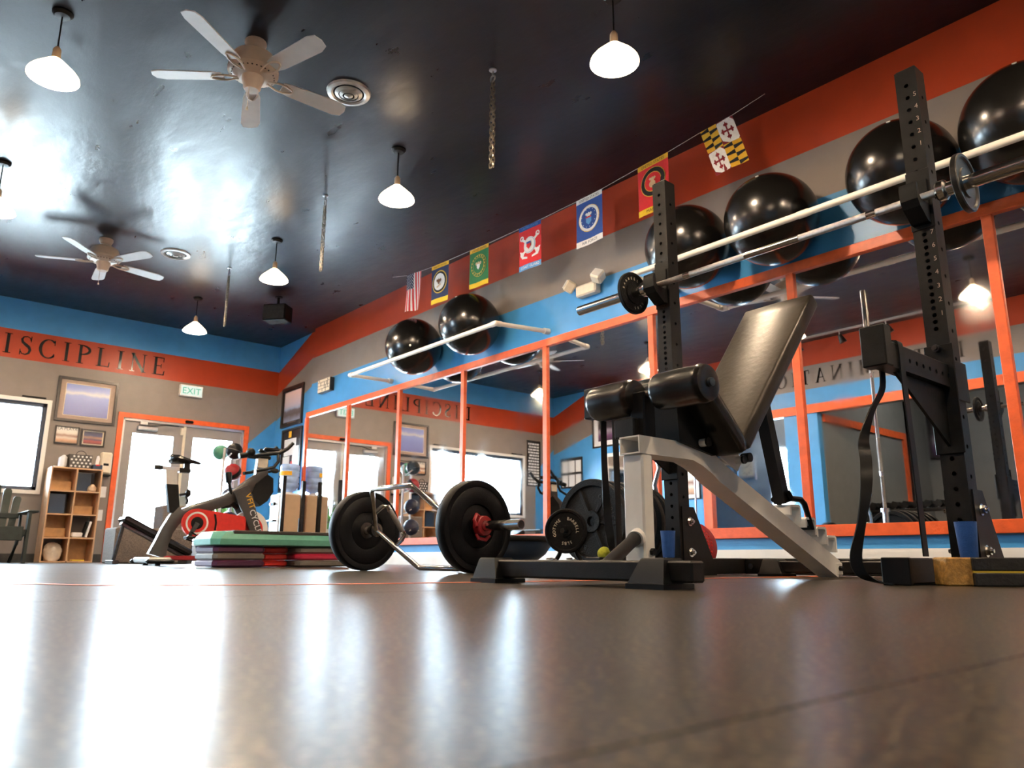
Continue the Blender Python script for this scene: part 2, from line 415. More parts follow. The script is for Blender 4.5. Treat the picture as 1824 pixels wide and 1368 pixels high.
GL['I'] = (stem(.17), .34)
GL['D'] = (stem(.15)+arc(.15, .5, .55, .475, -90, 90)+rect(.15, .0, .2, .05)+rect(.15, .95, .2, 1), .78)
GL['C'] = (arc(.42, .5, .36, .48, 48, 318, 20)+tri((.64, .98), (.70, .98), (.70, .70), (.66, .70))+tri((.66, .30), (.72, .22), (.66, .08), (.62, .12)), .76)
GL['S'] = (stroke([(.48, .78), (.45, .90), (.32, .965), (.17, .93), (.10, .80), (.14, .66), (.27, .55), (.42, .44), (.49, .30), (.45, .13), (.31, .035), (.15, .07), (.08, .20)],
                  [.05, .05, .05, .07, .11, .13, .15, .15, .13, .11, .06, .05, .05])+tri((.48, 1), (.52, 1), (.52, .70), (.48, .70))+tri((.05, 0), (.09, 0), (.09, .30), (.05, .30)), .56)
GL['P'] = (stem(.15)+arc(.15, .73, .42, .245, -90, 90, thick=.14), .62)
GL['R'] = (stem(.15)+arc(.15, .73, .40, .245, -90, 90, thick=.14)+stroke([(.30, .49), (.68, .02)], [.14, .14])+rect(.60, 0, .80, .04), .78)
GL['L'] = (stem(.15)+rect(.15, 0, .60, .05)+tri((.55, 0), (.62, 0), (.64, .28), (.60, .28)), .66)
GL['E'] = (stem(.15)+rect(.15, 0, .60, .05)+rect(.15, .95, .56, 1)+rect(.15, .49, .44, .54)+tri((.55, 0), (.62, 0), (.64, .26), (.60, .26))+tri((.53, 1), (.58, 1), (.58, .74), (.54, .74))+rect(.42, .38, .46, .65), .68)
GL['N'] = (stem(.14, w=.06)+stem(.72, w=.06)+stroke([(.10, 1), (.72, .0)], [.15, .15]), .86)
GL['T'] = (stem(.33)+rect(.04, .95, .62, 1)+rect(.03, .72, .07, 1)+rect(.59, .72, .63, 1), .66)
GL['A'] = (stroke([(.36, 1), (.12, 0)], [.05, .05])+stroke([(.36, 1), (.64, 0)], [.15, .15])+rect(.20, .32, .54, .37)+rect(.02, 0, .22, .035)+rect(.50, 0, .78, .035), .80)
GL['M'] = (stem(.14, w=.06)+stem(.82, w=.14)+stroke([(.12, 1), (.46, .05)], [.15, .15])+stroke([(.82, 1), (.46, .05)], [.05, .05]), 1.0)
GL['O'] = (arc(.43, .5, .36, .48, 0, 360, 26), .86)
def wall_word(word, parent, fn, height, x0, track):
    """one child object per letter; fn(u,v) -> point on the wall"""
    x = x0
    for ch in word:
        polys, w = GL[ch]; mb = MB()
        for p in polys: mb.add([fn(x+u*height, v*height) for u, v in p], [list(range(len(p)))])
        obj('letter', mb, 'letter', parent, 0)
        x += (w+track)*height

# ================================================================== ROOM SHELL
XB, YM, YO, ZC = -11.9, 5.0, -1.33, 3.488
fl = struct('floor', MB().box((-12.1, -5.8, -.12), (3.6, 5.2, -.012)), 'blackpaint')
x = -.21-1.22*10
k = 0
while x < 3.5:
    x0, x1 = max(x, XB), min(x+1.22, 3.5)
    if x1 > x0: obj('rubber_mat', MB().box((x0+.0005, YO-4.2, -.0118), (x1-.0005, 5.065, 0), bev=.0015), 'floor', fl, 0)
    x += 1.22
ce = struct('ceiling', MB().box((-12.1, -5.8, ZC), (3.6, 5.2, ZC+.15)), 'ceiling')
# mirror wall with painted bands (bottom to top: blue, grey, orange)
mb = MB()
BN = ['blue', 'grey', 'orange', 'dgrey']
for z0, z1, mi in ((0, 2.62, 0), (2.62, 3.022, 1), (3.022, ZC, 2)):
    mb.box((-10.52, YM, z0), (3.5, 5.2, z1), mi)
struct('wall_right', mb, BN)
mb = MB()                                    # recessed strip by the corner with slanting bands
xa, xb, yr = XB, -10.52, 5.065
def rp(mb, pts, mi): mb.add([(p[0], yr, p[1]) for p in pts], [list(range(len(pts)))], mi)
rp(mb, [(xa, 0), (xb, 0), (xb, 2.66), (xa, 2.24)], 0)
rp(mb, [(xa, 2.24), (xb, 2.66), (xb, 3.12), (xa, 2.67)], 1)
rp(mb, [(xa, 2.67), (xb, 3.12), (xb, ZC), (-10.75, ZC), (xa, 3.055)], 2)
rp(mb, [(xa, 3.055), (-10.75, ZC), (xa, ZC)], 0)
mb.box((xa, yr+.002, 0), (xb, 5.2, ZC), 1)
struct('wall_corner', mb, BN)
# back wall with the window and the double door
mb = MB()
def bp(pts, mi): mb.add([(XB, p[0], p[1]) for p in pts], [list(range(len(pts)))], mi)
WY0, WY1, WZ0, WZ1 = -.45, 1.83, .93, 2.10
DY0, DY1, DZ1 = 2.79, 4.56, 2.035
bp([(-4.6, 3.06), (yr, 3.06), (yr, ZC), (-4.6, ZC)], 0)
bp([(-4.6, 2.665), (yr, 2.665), (yr, 3.06), (-4.6, 3.06)], 2)
bp([(-1.33, 2.36), (-.80, 1.83), (-.80, 2.665), (-1.33, 2.665)], 1)
bp([(-1.33, 0), (-.80, 0), (-.80, 1.83), (-1.33, 2.36)], 0)
bp([(-4.6, 0), (-1.33, 0), (-1.33, 2.665), (-4.6, 2.665)], 1)
bp([(-.80, 0), (WY0, 0), (WY0, 2.665), (-.80, 2.665)], 1)
bp([(WY0, 0), (WY1, 0), (WY1, WZ0), (WY0, WZ0)], 1)
bp([(WY0, WZ1), (WY1, WZ1), (WY1, 2.665), (WY0, 2.665)], 1)
bp([(WY1, 0), (DY0, 0), (DY0, 2.665), (WY1, 2.665)], 1)
bp([(DY0, DZ1), (DY1, DZ1), (DY1, 2.665), (DY0, 2.665)], 1)
bp([(DY1, 0), (yr, 0), (yr, 2.26), (DY1, 1.76)], 0)
bp([(DY1, 1.76), (yr, 2.26), (yr, 2.665), (DY1, 2.665)], 1)
for (y0, y1, z0, z1) in ((-4.6, WY0, 0, ZC), (WY0, WY1, 0, WZ0), (WY0, WY1, WZ1, ZC), (WY1, DY0, 0, ZC), (DY0, DY1, DZ1, ZC), (DY1, 5.2, 0, ZC)):
    mb.box((XB-.2, y0, z0), (XB-.002, y1, z1), 1)
wb = struct('wall_back', mb, BN)
wall_word('DISCIPLINE', wb, lambda u, v: (XB+.002, .93+u, 2.725+v), .27, 0, .31)
# opposite wall (seen in the mirrors): bands, openings under an orange header
mb = MB()
def op(pts, mi): mb.add([(p[0], YO, p[1]) for p in pts], [list(range(len(pts)))], mi)
op([(XB, 0), (-10.2, 0), (-10.2, 2.72), (XB, 2.24)], 0)
op([(XB, 2.24), (-10.2, 2.72), (-10.2, 3.10), (XB, 2.665)], 1)
op([(XB, 2.665), (-10.2, 3.10), (-10.2, ZC), (-10.75, ZC), (XB, 3.06)], 2)
op([(XB, 3.06), (-10.75, ZC), (XB, ZC)], 0)
op([(-10.2, 0), (-8.0, 0), (-8.0, 2.72), (-10.2, 2.72)], 0)
op([(-10.2, 2.72), (3.5, 2.72), (3.5, 3.10), (-10.2, 3.10)], 1)
op([(-10.2, 3.10), (3.5, 3.10), (3.5, ZC), (-10.2, ZC)], 2)
op([(-8.0, 2.47), (3.5, 2.47), (3.5, 2.72), (-8.0, 2.72)], 0)
op([(-6.48, 0), (-5.91, 0), (-5.91, 2.47), (-6.48, 2.47)], 0)
op([(-1.0, 0), (3.5, 0), (3.5, 2.47), (-1.0, 2.47)], 0)
op([(-8.0, 2.33), (-1.0, 2.33), (-1.0, 2.47), (-8.0, 2.47)], 0)
for (x0, x1, z0, z1) in ((XB, -8.0, 0, ZC), (-8.0, -1.0, 2.33, ZC), (-6.48, -5.91, 0, 2.33), (-1.0, 3.5, 0, ZC)):
    mb.box((x0, YO-.13, z0), (x1, YO-.002, z1), 3 if z0 else 0)
wo = struct('wall_opposite', mb, BN)
wall_word('DETERMINATION', wo, lambda u, v: (-3.72-u, YO+.002, 2.80+v), .23, 0, .36)
struct('trim_1', MB().box((-8.1, YO, 2.33), (-.9, YO+.025, 2.47)), 'trim')
for k, (x0, x1) in enumerate(((-8.10, -7.93), (-1.0, -.88))):
    struct('trim_%d' % (k+2), MB().box((x0, YO-.10, 0), (x1, YO+.025, 2.33)), 'trim')
struct('wall_far_left', MB().box((XB, -4.6, 0), (-8.65, -4.5, ZC)).box((-7.6, -4.6, 0), (-5.9, -4.5, ZC)).box((-8.65, -4.6, 0), (-7.6, -4.5, 1.0)).box((-8.65, -4.6, 2.3), (-7.6, -4.5, ZC)), 'dgrey')
struct('wall_side', MB().box((-6.02, -5.5, 0), (-5.9, YO-.13, ZC)), 'dgrey')
struct('trim_4', MB().box((-5.9, -4.3, 2.20), (-5.87, YO-.15, 2.32)).box((-5.9, -4.42, 0), (-5.87, -4.30, 2.32)), 'trim')
struct('wall_far_right', MB().box((-5.9, -5.5, 0), (3.5, -5.4, ZC)), 'dgrey')
struct('wall_front', MB().box((3.5, -5.5, 0), (3.6, 5.2, ZC)), 'grey')
struct('baseboard_right', MB().box((-10.52, 4.985, 0), (3.5, 5.0, .125)).box((-10.52, 4.990, .125), (3.5, 5.0, .142)), 'white_trim')
struct('baseboard_back', MB().box((XB, -1.33, 0), (XB+.014, DY0-.08, .11)).box((XB, DY1+.08, 0), (XB+.014, 5.06, .11)), 'blackpaint')
struct('pavement', MB().box((-40, -30, -.25), (-12.15, 30, -.06)), 'concrete')

# ---- window in the back wall
w1 = struct('window_1', MB().box((XB-.02, WY0-.05, WZ0-.05), (XB+.02, WY0, WZ1+.05)).box((XB-.02, WY1, WZ0-.05), (XB+.02, WY1+.05, WZ1+.05))
            .box((XB-.02, WY0, WZ1), (XB+.02, WY1, WZ1+.05)).box((XB-.02, WY0, WZ0-.05), (XB+.03, WY1, WZ0)), 'white_trim')
mb = MB()
for (y0, y1, z0, z1) in ((WY0, WY1, WZ1-.05, WZ1), (WY0, WY1, WZ0, WZ0+.05), (WY0, WY0+.05, WZ0, WZ1), (WY1-.05, WY1, WZ0, WZ1), (.66, .72, WZ0, WZ1)):
    mb.box((XB-.12, y0, z0), (XB-.03, y1, z1), bev=.004)
obj('window_sash', mb, 'winframe', w1, 35)
for y0, y1 in ((WY0+.05, .66), (.72, WY1-.05)):
    obj('window_pane', MB().box((XB-.09, y0, WZ0+.05), (XB-.084, y1, WZ1-.05)), 'glass', w1, 0)
w2 = struct('window_2', MB().box((-8.65, -4.5, .95), (-7.6, -4.47, 1.0)).box((-8.70, -4.5, .95), (-8.65, -4.47, 2.35)).box((-7.6, -4.5, .95), (-7.55, -4.47, 2.35)).box((-8.65, -4.5, 2.3), (-7.6, -4.47, 2.35)), 'white_trim')
obj('window_pane', MB().box((-8.65, -4.56, 1.0), (-7.6, -4.554, 2.3)), 'glass', w2, 0)

# ---- double door
fr = struct('trim_5', MB().box((XB-.02, DY0-.07, 0), (XB+.022, DY0, DZ1+.07)).box((XB-.02, DY1, 0), (XB+.022, DY1+.07, DZ1+.07)).box((XB-.02, DY0, DZ1), (XB+.022, DY1, DZ1+.07)), 'trim')
mb = MB().box((XB-.12, DY0, DZ1-.035), (XB-.0, DY1, DZ1)).box((XB-.12, DY0, 0), (XB-.0, DY0+.03, DZ1)).box((XB-.12, DY1-.03, 0), (XB, DY1, DZ1))
obj('door_stop', mb, 'alu', fr, 0)
for k, (y0, y1, g0, g1, zt) in enumerate(((2.82, 3.645, 2.945, 3.515, 1.83), (3.685, 4.53, 3.80, 4.40, 1.85))):
    d = struct('door_%d' % (k+1), MB().box((XB-.08, y0, .01), (XB-.035, g0, 2.0)).box((XB-.08, g1, .01), (XB-.035, y1, 2.0))
               .box((XB-.08, g0, zt), (XB-.035, g1, 2.0)).box((XB-.08, g0, .01), (XB-.035, g1, .25)), 'doorgrey')
    obj('door_pane', MB().box((XB-.062, g0, .25), (XB-.054, g1, zt)), 'glass', d, 0)
    obj('glazing_bead', MB().box((XB-.036, g0-.012, .24), (XB-.03, g0, zt+.012)).box((XB-.036, g1, .24), (XB-.03, g1+.012, zt+.012)).box((XB-.036, g0, zt), (XB-.03, g1, zt+.012)), 'doorgrey', d, 0)
    obj('door_handle', MB().box((XB-.035, g0-.1 if k else y1-.1, .95), (XB+.02, g0-.02 if k else y1-.02, 1.0), bev=.01), 'alu', d)
obj('astragal', MB().box((XB-.09, 3.645, .01), (XB-.02, 3.685, 2.0), bev=.004), 'cream', fr)
dc = thing('door_closer', 'silver door closer arm at the top of the left glass door', 'door closer', (XB-.035, 3.1, 1.88))
obj('closer_body', MB().box((XB-.034, 2.99, 1.875), (XB+.03, 3.27, 1.935), bev=.012), 'alu', dc)
obj('closer_arm', MB().tube([(XB+.0, 3.12, 1.94), (XB+.06, 3.36, 1.975), (XB+.01, 3.56, 1.985)], .011, 8), 'darksteel', dc)
obj('arm_bracket', MB().box((XB-.0, 3.02, 1.955), (XB+.035, 3.12, 1.995), bev=.006), 'white', dc)
solid('door_sensor', MB().box((XB+.022, 3.64, 2.045), (XB+.06, 3.76, 2.085), bev=.012).sphere((XB+.062, 3.70, 2.065), .014, 10, 6), 'black', 'small black sensor on the middle of the orange door frame head', 'sensor')
solid('latch_guard', MB().box((XB-.03, 3.60, 1.86), (XB+.01, 3.645, 1.97), bev=.006), 'cream', 'cream latch block at the top where the two glass doors meet', 'latch')

# ---- daylight portals (sampling aids for the sky, give no light themselves)
def portal(loc, rot, sx, sy):
    L = bpy.data.lights.new('window_portal', 'AREA'); L.shape = 'RECTANGLE'; L.size = sx; L.size_y = sy
    L.cycles.is_portal = True
    o = bpy.data.objects.new('window_portal', L); COL.objects.link(o); o.location = loc; o.rotation_euler = rot
portal((XB-.15, (WY0+WY1)/2, (WZ0+WZ1)/2), (0, -PI/2, 0), WZ1-WZ0, WY1-WY0)
portal((XB-.15, (DY0+DY1)/2, DZ1/2), (0, -PI/2, 0), DZ1, DY1-DY0)
portal((-8.125, -4.58, 1.65), (PI/2, 0, 0), 1.05, 1.3)

# ================================================================== MIRRORS
fx = [-10.58, -9.30, -8.01, -6.69, -5.35, -4.02, -2.72, -1.42, -.10, 1.22]
mf = thing('mirror_frame', 'orange painted wooden frame of rails and posts around the wall mirrors', 'frame', (-5, YM, .23))
obj('top_rail', MB().box((fx[0], YM-.038, 2.11), (3.4, YM, 2.185), bev=.003), 'trim', mf)
obj('bottom_rail', MB().box((fx[0], YM-.038, .222), (3.4, YM, .30), bev=.003), 'trim', mf)
for k, xx in enumerate(fx):
    obj('post', MB().box((xx-.03, YM-.034, .30), (xx+.03, YM, 2.11), bev=.003), 'trim', mf)
names = ['first', 'second', 'third', 'fourth', 'fifth', 'sixth', 'seventh', 'eighth', 'ninth']
for k in range(len(fx)-1):
    solid('wall_mirror', MB().box((fx[k]+.03, YM-.012, .30), (fx[k+1]-.03, YM-.004, 2.11)), 'mirror',
          'tall wall mirror pane, %s from the room corner, in the orange frame' % names[k], 'mirror', 'wall mirrors in the orange frame', smooth=0)

# ================================================================== CEILING FIXTURES
def lamp(x, y, label):
    t = thing('pendant_lamp', label, 'lamp', (x, y, ZC), 0, 'pendant lamps')
    obj('ceiling_canopy', MB().lathe([(0, 0), (.062, 0), (.062, -.012), (.045, -.03), (.012, -.034), (0, -.034)], (x, y, ZC), (0, 0, 1), 20), 'black', t)
    obj('cord', MB().cyl((x, y, ZC-.03), (x, y, 3.23), .005, seg=8), 'black', t)
    obj('lamp_socket', MB().lathe([(0, 3.24-ZC), (.012, 3.235-ZC), (.024, 3.215-ZC), (.026, 3.16-ZC), (.03, 3.145-ZC)], (x, y, ZC), (0, 0, 1), 14), 'tan', t)
    sh = obj('glass_shade', MB().lathe([(r, h-ZC) for r, h in ((.028, 3.150), (.045, 3.137), (.085, 3.100), (.125, 3.062), (.146, 3.034), (.150, 3.016), (.146, 3.018), (.140, 3.034), (.121, 3.058), (.082, 3.095), (.043, 3.131), (.028, 3.142))], (x, y, ZC), (0, 0, 1), 28), 'shade', t)
    obj('bulb', MB().lathe([(r, h-ZC) for r, h in ((.014, 3.145), (.016, 3.10), (.034, 3.075), (.044, 3.045), (.044, 3.025), (.036, 3.0), (.020, 2.986), (0, 2.982))], (x, y, ZC), (0, 0, 1), 18), 'bulb', sh)
    return t
l0 = lamp(-5.15, .57, 'lit pendant lamp left of the near ceiling fan, largest at upper left')
for xx, yy, lab in ((-7.67, .58, 'lit pendant lamp cut by the left edge of the picture'),
                    (-5.18, 3.12, 'lit pendant lamp in mid ceiling between two hanging chains'),
                    (-2.74, 3.14, 'lit pendant lamp nearest the rack, highest above the bench'),
                    (-7.70, 3.14, 'lit pendant lamp above the dark ceiling speaker'),
                    (-10.26, 3.15, 'lit pendant lamp farthest away, in front of the blue band near the exit sign'),
                    (-10.26, .58, 'lit pendant lamp outside the left of the frame, seen in the mirrors'),
                    (-2.92, .57, 'lit pendant lamp above the camera side, seen only in reflections'),
                    (-.22, .58, 'lit pendant lamp above the camera, out of the picture'),
                    (-.22, 3.15, 'lit pendant lamp past the right edge of the picture near the mirrors'),
                    (2.26, 3.15, 'lit pendant lamp at the right end of the mirror side row, out of the picture')):
    dup(l0, (xx, yy, ZC), 0, lab)

def fan(x, y, ang, label):
    t = thing('ceiling_fan', label, 'fan', (x, y, ZC), 0, 'ceiling fans')
    P = lambda prof, seg=24: MB().lathe([(r, z-ZC) for r, z in prof], (x, y, ZC), (0, 0, 1), seg)
    obj('canopy', P([(0, ZC), (.07, ZC), (.072, 3.47), (.055, 3.43), (.02, 3.415), (.02, 3.39)]), 'fan', t)
    obj('motor_housing', P([(.02, 3.40), (.09, 3.395), (.135, 3.37), (.15, 3.33), (.15, 3.285), (.165, 3.275), (.165, 3.25), (.13, 3.225), (.07, 3.215)]), 'fan', t)
    vents = MB()
    for k in range(30):
        a = 2*PI*k/30
        c, s_ = math.cos(a), math.sin(a)
        mtx = Matrix.Translation((x, y, 3.232)) @ Matrix.Rotation(a, 4, 'Z')
        vents.box((.09, -.005, -.004), (.14, .005, .003), xf=mtx)
    obj('vent_slots', vents, 'black', t)
    obj('switch_housing', P([(.07, 3.225), (.072, 3.20), (.06, 3.165), (.056, 3.135), (.045, 3.12), (0, 3.118)]), 'fan', t)
    for k in range(5):
        a = ang+2*PI*k/5
        mtx = Matrix.Translation((x, y, 3.225)) @ Matrix.Rotation(a, 4, 'Z') @ Matrix.Rotation(math.radians(-11), 4, 'X')
        bl = MB()
        outl = [(.20, -.045), (.26, -.058), (.60, -.068), (.655, -.05), (.668, 0), (.655, .05), (.60, .068), (.26, .058), (.20, .045)]
        bl.prism(outl, lambda u, v, d, m=mtx: m @ Vector((u, v, d)), -.004, .004)
        b = obj('blade', bl, 'fanblade', t)
        ir = MB()
        for sgn in (-1, 1):
            ir.tube([mtx @ Vector(p) for p in ((.10, sgn*.012, -.008), (.17, sgn*.035, -.010), (.22, sgn*.036, -.010), (.265, sgn*.016, -.010), (.275, 0, -.010))], .007, 6)
        obj('blade_iron', ir, 'fan', b)
    obj('pull_chain', MB().cyl((x+.03, y-.03, 3.13), (x+.03, y-.03, 2.98), .0025, seg=6).lathe([(0, .035), (.007, .02), (.010, .005), (0, 0)], (x+.03, y-.03, 2.945), (0, 0, 1), 8), 'cream', t)
fan(-4.62, 1.63, math.radians(15.5), 'near ceiling fan with white blades and almond motor beside the round vent')
fan(-8.93, 1.71, math.radians(28.5), 'far ceiling fan with white blades, smaller, lower left of the ceiling')

def vent(x, y, label):
    t = thing('ceiling_vent', label, 'vent', (x, y, ZC), 0, 'round ceiling vents')
    L = lambda prof: MB().lathe(prof, (x, y, ZC), (0, 0, 1), 28)
    obj('vent_rim', L([(.115, -.012), (.13, -.022), (.158, -.016), (.165, 0)]), 'silver', t)
    obj('vent_throat', L([(0, -.002), (.12, -.002), (.12, -.012)]), 'black', t)
    for r0, r1, z in ((.075, .102, -.016), (.045, .068, -.024), (.0, .032, -.034)):
        obj('vent_ring', L([(r0, z-.012), (r1, z), (r1, z+.004), (r0, z-.007)]), 'silver', t)
vent(-4.72, 2.39, 'round silver air vent on the ceiling at the tip of the near fan blade')
vent(-8.84, 2.42, 'round silver air vent on the ceiling right of the far fan')

def chain(x, y, zb, label, px=.03):
    t = thing('hanging_chain', label, 'chain', (x, y, ZC), 0, 'chains hanging from the ceiling')
    obj('ceiling_hook', MB().lathe([(0, 0), (.028, 0), (.028, -.008), (.008, -.012), (.008, -.05), (0, -.05)], (x, y, ZC), (0, 0, 1), 12)
        .tube([(x+.024*math.cos(a), y, ZC-.072+.024*math.sin(a)) for a in [2*PI*k/14 for k in range(14)]], .006, 6, closed=True), 'alu', t)
    link = []
    for k in range(12):
        a = 2*PI*k/12; cx, cz = math.cos(a), math.sin(a)
        link.append((cx*.011, cz*.011+(.012 if cz > 0 else -.012)))
    z = ZC-.095; n = 0; L = .036
    strands = (-.014, .014)
    mb = MB()
    while z > zb+.03:
        for si, s_ in enumerate(strands):
            ang = (0 if (n+si) % 2 else PI/2)+.5
            spread = s_*min(1, (ZC-z)*4)
            mb.tube([(x+spread+u*math.cos(ang), y+u*math.sin(ang), z-.018+v) for u, v in link], .0036, 5, closed=True)
        z -= L*.93; n += 1
    mb.tube([(x+.02*math.cos(a), y, zb+.02+.02*math.sin(a)) for a in [PI+PI*k/8 for k in range(9)]], .004, 6)
    ch = obj('chain_loop', mb, 'chain', t); ch['kind'] = 'stuff'
chain(-3.80, 3.04, 2.72, 'galvanised chain loop hanging from the ceiling, nearest, right of the pendant lamp')
chain(-6.38, 3.05, 2.71, 'galvanised chain loop hanging from the ceiling, middle of the three')
chain(-8.88, 3.06, 2.76, 'galvanised chain loop hanging from the ceiling, farthest, left of the speaker lamp')

t = thing('ceiling_speaker', 'small dark box speaker hung under the ceiling before the blue band', 'speaker', (-9.5, 3.96, ZC))
obj('mount_arm', MB().cyl((-9.5, 3.96, ZC), (-9.5, 3.96, 3.36), .018, seg=10).lathe([(0, 0), (.05, 0), (.05, -.01), (0, -.012)], (-9.5, 3.96, ZC)), 'black', t)
mt = Matrix.Translation((-9.5, 3.96, 3.25)) @ Matrix.Rotation(math.radians(40), 4, 'Z')
obj('speaker_cabinet', MB().box((-.16, -.11, -.11), (.16, .11, .11), bev=.01, xf=mt), 'black', t)
obj('speaker_grille', MB().box((-.145, -.118, -.095), (.145, -.108, .095), bev=.006, xf=mt), 'blackpaint', t)

# ================================================================== FLAGS ON THE STRING
YF = 4.65
pts = [(-7.74, 3.44), (-7.41, 3.365), (-7.09, 3.335), (-6.88, 3.318), (-6.55, 3.303), (-6.16, 3.29), (-5.84, 3.275), (-5.36, 3.268), (-5.04, 3.262), (-4.56, 3.266), (-4.24, 3.272), (-3.82, 3.30), (-3.51, 3.315), (-3.19, 3.345), (-2.90, 3.36), (-2.62, 3.40)]
st = thing('flag_string', 'thin white string strung below the ceiling carrying the row of flags', 'string', (-4.8, YF, 3.27))
obj('cord', MB().tube([(x, YF, z) for x, z in pts], .0018, 5), 'white', st)
obj('eye_hook', MB().cyl((-7.74, YF, ZC), (-7.74, YF, 3.43), .006, seg=8), 'darksteel', st)
def flag(label, x0, x1, zt0, zt1, H, fld, name='hanging_flag', waves=.012, tilt=0.0):
    """cloth grid hung from the string; returns (thing, fn(u,v,d)) u 0..1 left-right, v 0..1 top-down"""
    t = thing(name, label, 'flag', ((x0+x1)/2, YF, (zt0+zt1)/2), 0, 'flags on the string')
    ph = random.random()*6
    def fn(u, v, d=0):
        w = waves*math.sin(u*7+ph+v*1.5)*(.3+v)
        return Vector((x0+(x1-x0)*u+tilt*v*H, YF-.006+w-d, zt0+(zt1-zt0)*u-v*H))
    return t, fn
def grid(fn, u0, u1, v0, v1, nu=6, nv=8, d=0):
    mb = MB(); vs = [fn(u0+(u1-u0)*i/nu, v0+(v1-v0)*j/nv, d) for j in range(nv+1) for i in range(nu+1)]
    return mb.add(vs, [[j*(nu+1)+i, j*(nu+1)+i+1, (j+1)*(nu+1)+i+1, (j+1)*(nu+1)+i] for j in range(nv) for i in range(nu)])
def disc(fn, cu, cv, ru, rv, d, r0=0.0, n=24):
    vs = []; fs = []
    for k in range(n):
        a = 2*PI*k/n
        vs += [fn(cu+ru*r0*math.cos(a), cv+rv*r0*math.sin(a), d), fn(cu+ru*math.cos(a), cv+rv*math.sin(a), d)]
    for k in range(n):
        j = (k+1) % n; fs.append([2*k, 2*k+1, 2*j+1, 2*j])
    return MB().add(vs, fs)
def poly(fn, pts, d): return MB().add([fn(u, v, d) for u, v in pts], [list(range(len(pts)))])
A_ = .32/.46
def ftxt(mb_, s, fn, cu, cv, size, d):
    return text(mb_, s, lambda a, b: fn(cu+a*size, cv-b*size*A_, d), 1)
# stars and stripes (hung vertically, union at upper left)
t, fn = flag('stars and stripes flag hung vertically, first on the left of the string', -7.41, -7.10, 3.363, 3.336, .46, None, 'national_flag', .02)
obj('flag_cloth', grid(fn, 0, 1, 0, 1, 13, 10), 'f_white', t)
mb = MB()
for k in range(7): mb.merge(grid(fn, 2*k/13, (2*k+1)/13, 0, 1, 2, 10, .0015))
obj('stripes', mb, 'f_scarlet', t)
obj('union', grid(fn, 0, 7/13, 0, .42, 6, 6, .003), 'f_navy', t)
mb = MB()
for i in range(5):
    for j in range(10): mb.merge(disc(fn, .05+.105*i+(.05 if j % 2 else 0), .03+j*.042, .022, .015, .0045, 0, 5))
so = obj('stars', mb, 'f_white', t, 0); so['kind'] = 'stuff'
def service(label, x0, x1, z0, z1, H, field, band, bandtxt, foot, foottxt, name, seal):
    t, fn = flag(label, x0, x1, z0, z1, H, field, 'service_flag', .004)
    obj('flag_cloth', grid(fn, 0, 1, 0, 1), field, t)
    obj('top_band', grid(fn, 0, 1, 0, .10, 6, 2, .0015), band, t)
    obj('bottom_band', grid(fn, 0, 1, .88, 1, 6, 2, .0015), foot, t)
    mb = MB(); ftxt(mb, 'UNITED STATES', fn, .5, .078, .105, .003); obj('lettering', mb, bandtxt, t, 0)
    mb = MB(); ftxt(mb, name, fn, .5, .965, .12, .003); obj('lettering', mb, foottxt, t, 0)
    seal(t, fn)
def rings(t, fn, cv, spec):
    for k, (r0, r1, m, n) in enumerate(spec): obj(n, disc(fn, .5, cv, r1, r1*A_, .004+.0016*k, r0/r1), m, t, 0)
def eagle(t, fn, cv, s, m, d=.0125):
    P = [(0, -.5), (.12, -.42), (.16, -.3), (.5, -.45), (.78, -.15), (.55, -.12), (.62, .08), (.38, .05), (.30, .28), (.16, .22), (.2, .55), (.06, .5), (0, .62)]
    pts = [(.5+s*u, cv+s*v*A_) for u, v in P]+[(.5-s*u, cv+s*v*A_) for u, v in P[::-1][1:-1]]
    obj('eagle_emblem', poly(fn, pts, d), m, t, 0)
def seal_navy(t, fn):
    rings(t, fn, .47, [(0, .42, 'gold', 'seal_rim'), (0, .38, 'f_black', 'seal_ring'), (0, .31, 'f_white', 'seal_disc')])
    eagle(t, fn, .46, .20, 'f_brown')
    obj('anchor', poly(fn, [(.36, .60), (.60, .53), (.64, .56), (.42, .63), (.40, .60)], .0145), 'f_tan', t, 0)
def seal_army(t, fn):
    rings(t, fn, .47, [(0, .40, 'gold', 'seal_rim'), (0, .385, 'f_green', 'seal_ring'), (0, .30, 'gold', 'seal_rim'), (0, .285, 'f_green', 'seal_disc')])
    eagle(t, fn, .45, .23, 'f_tan'); obj('shield', poly(fn, [(.42, .44), (.58, .44), (.58, .52), (.5, .58), (.42, .52)], .0145), 'f_white', t, 0)
    mb = MB()
    for k in range(18):
        a = 2*PI*k/18; mb.merge(disc(fn, .5+.342*math.cos(a), .47+.342*A_*math.sin(a), .03, .022, .0135, 0, 6))
    s_ = obj('seal_dots', mb, 'gold', t, 0); s_['kind'] = 'stuff'
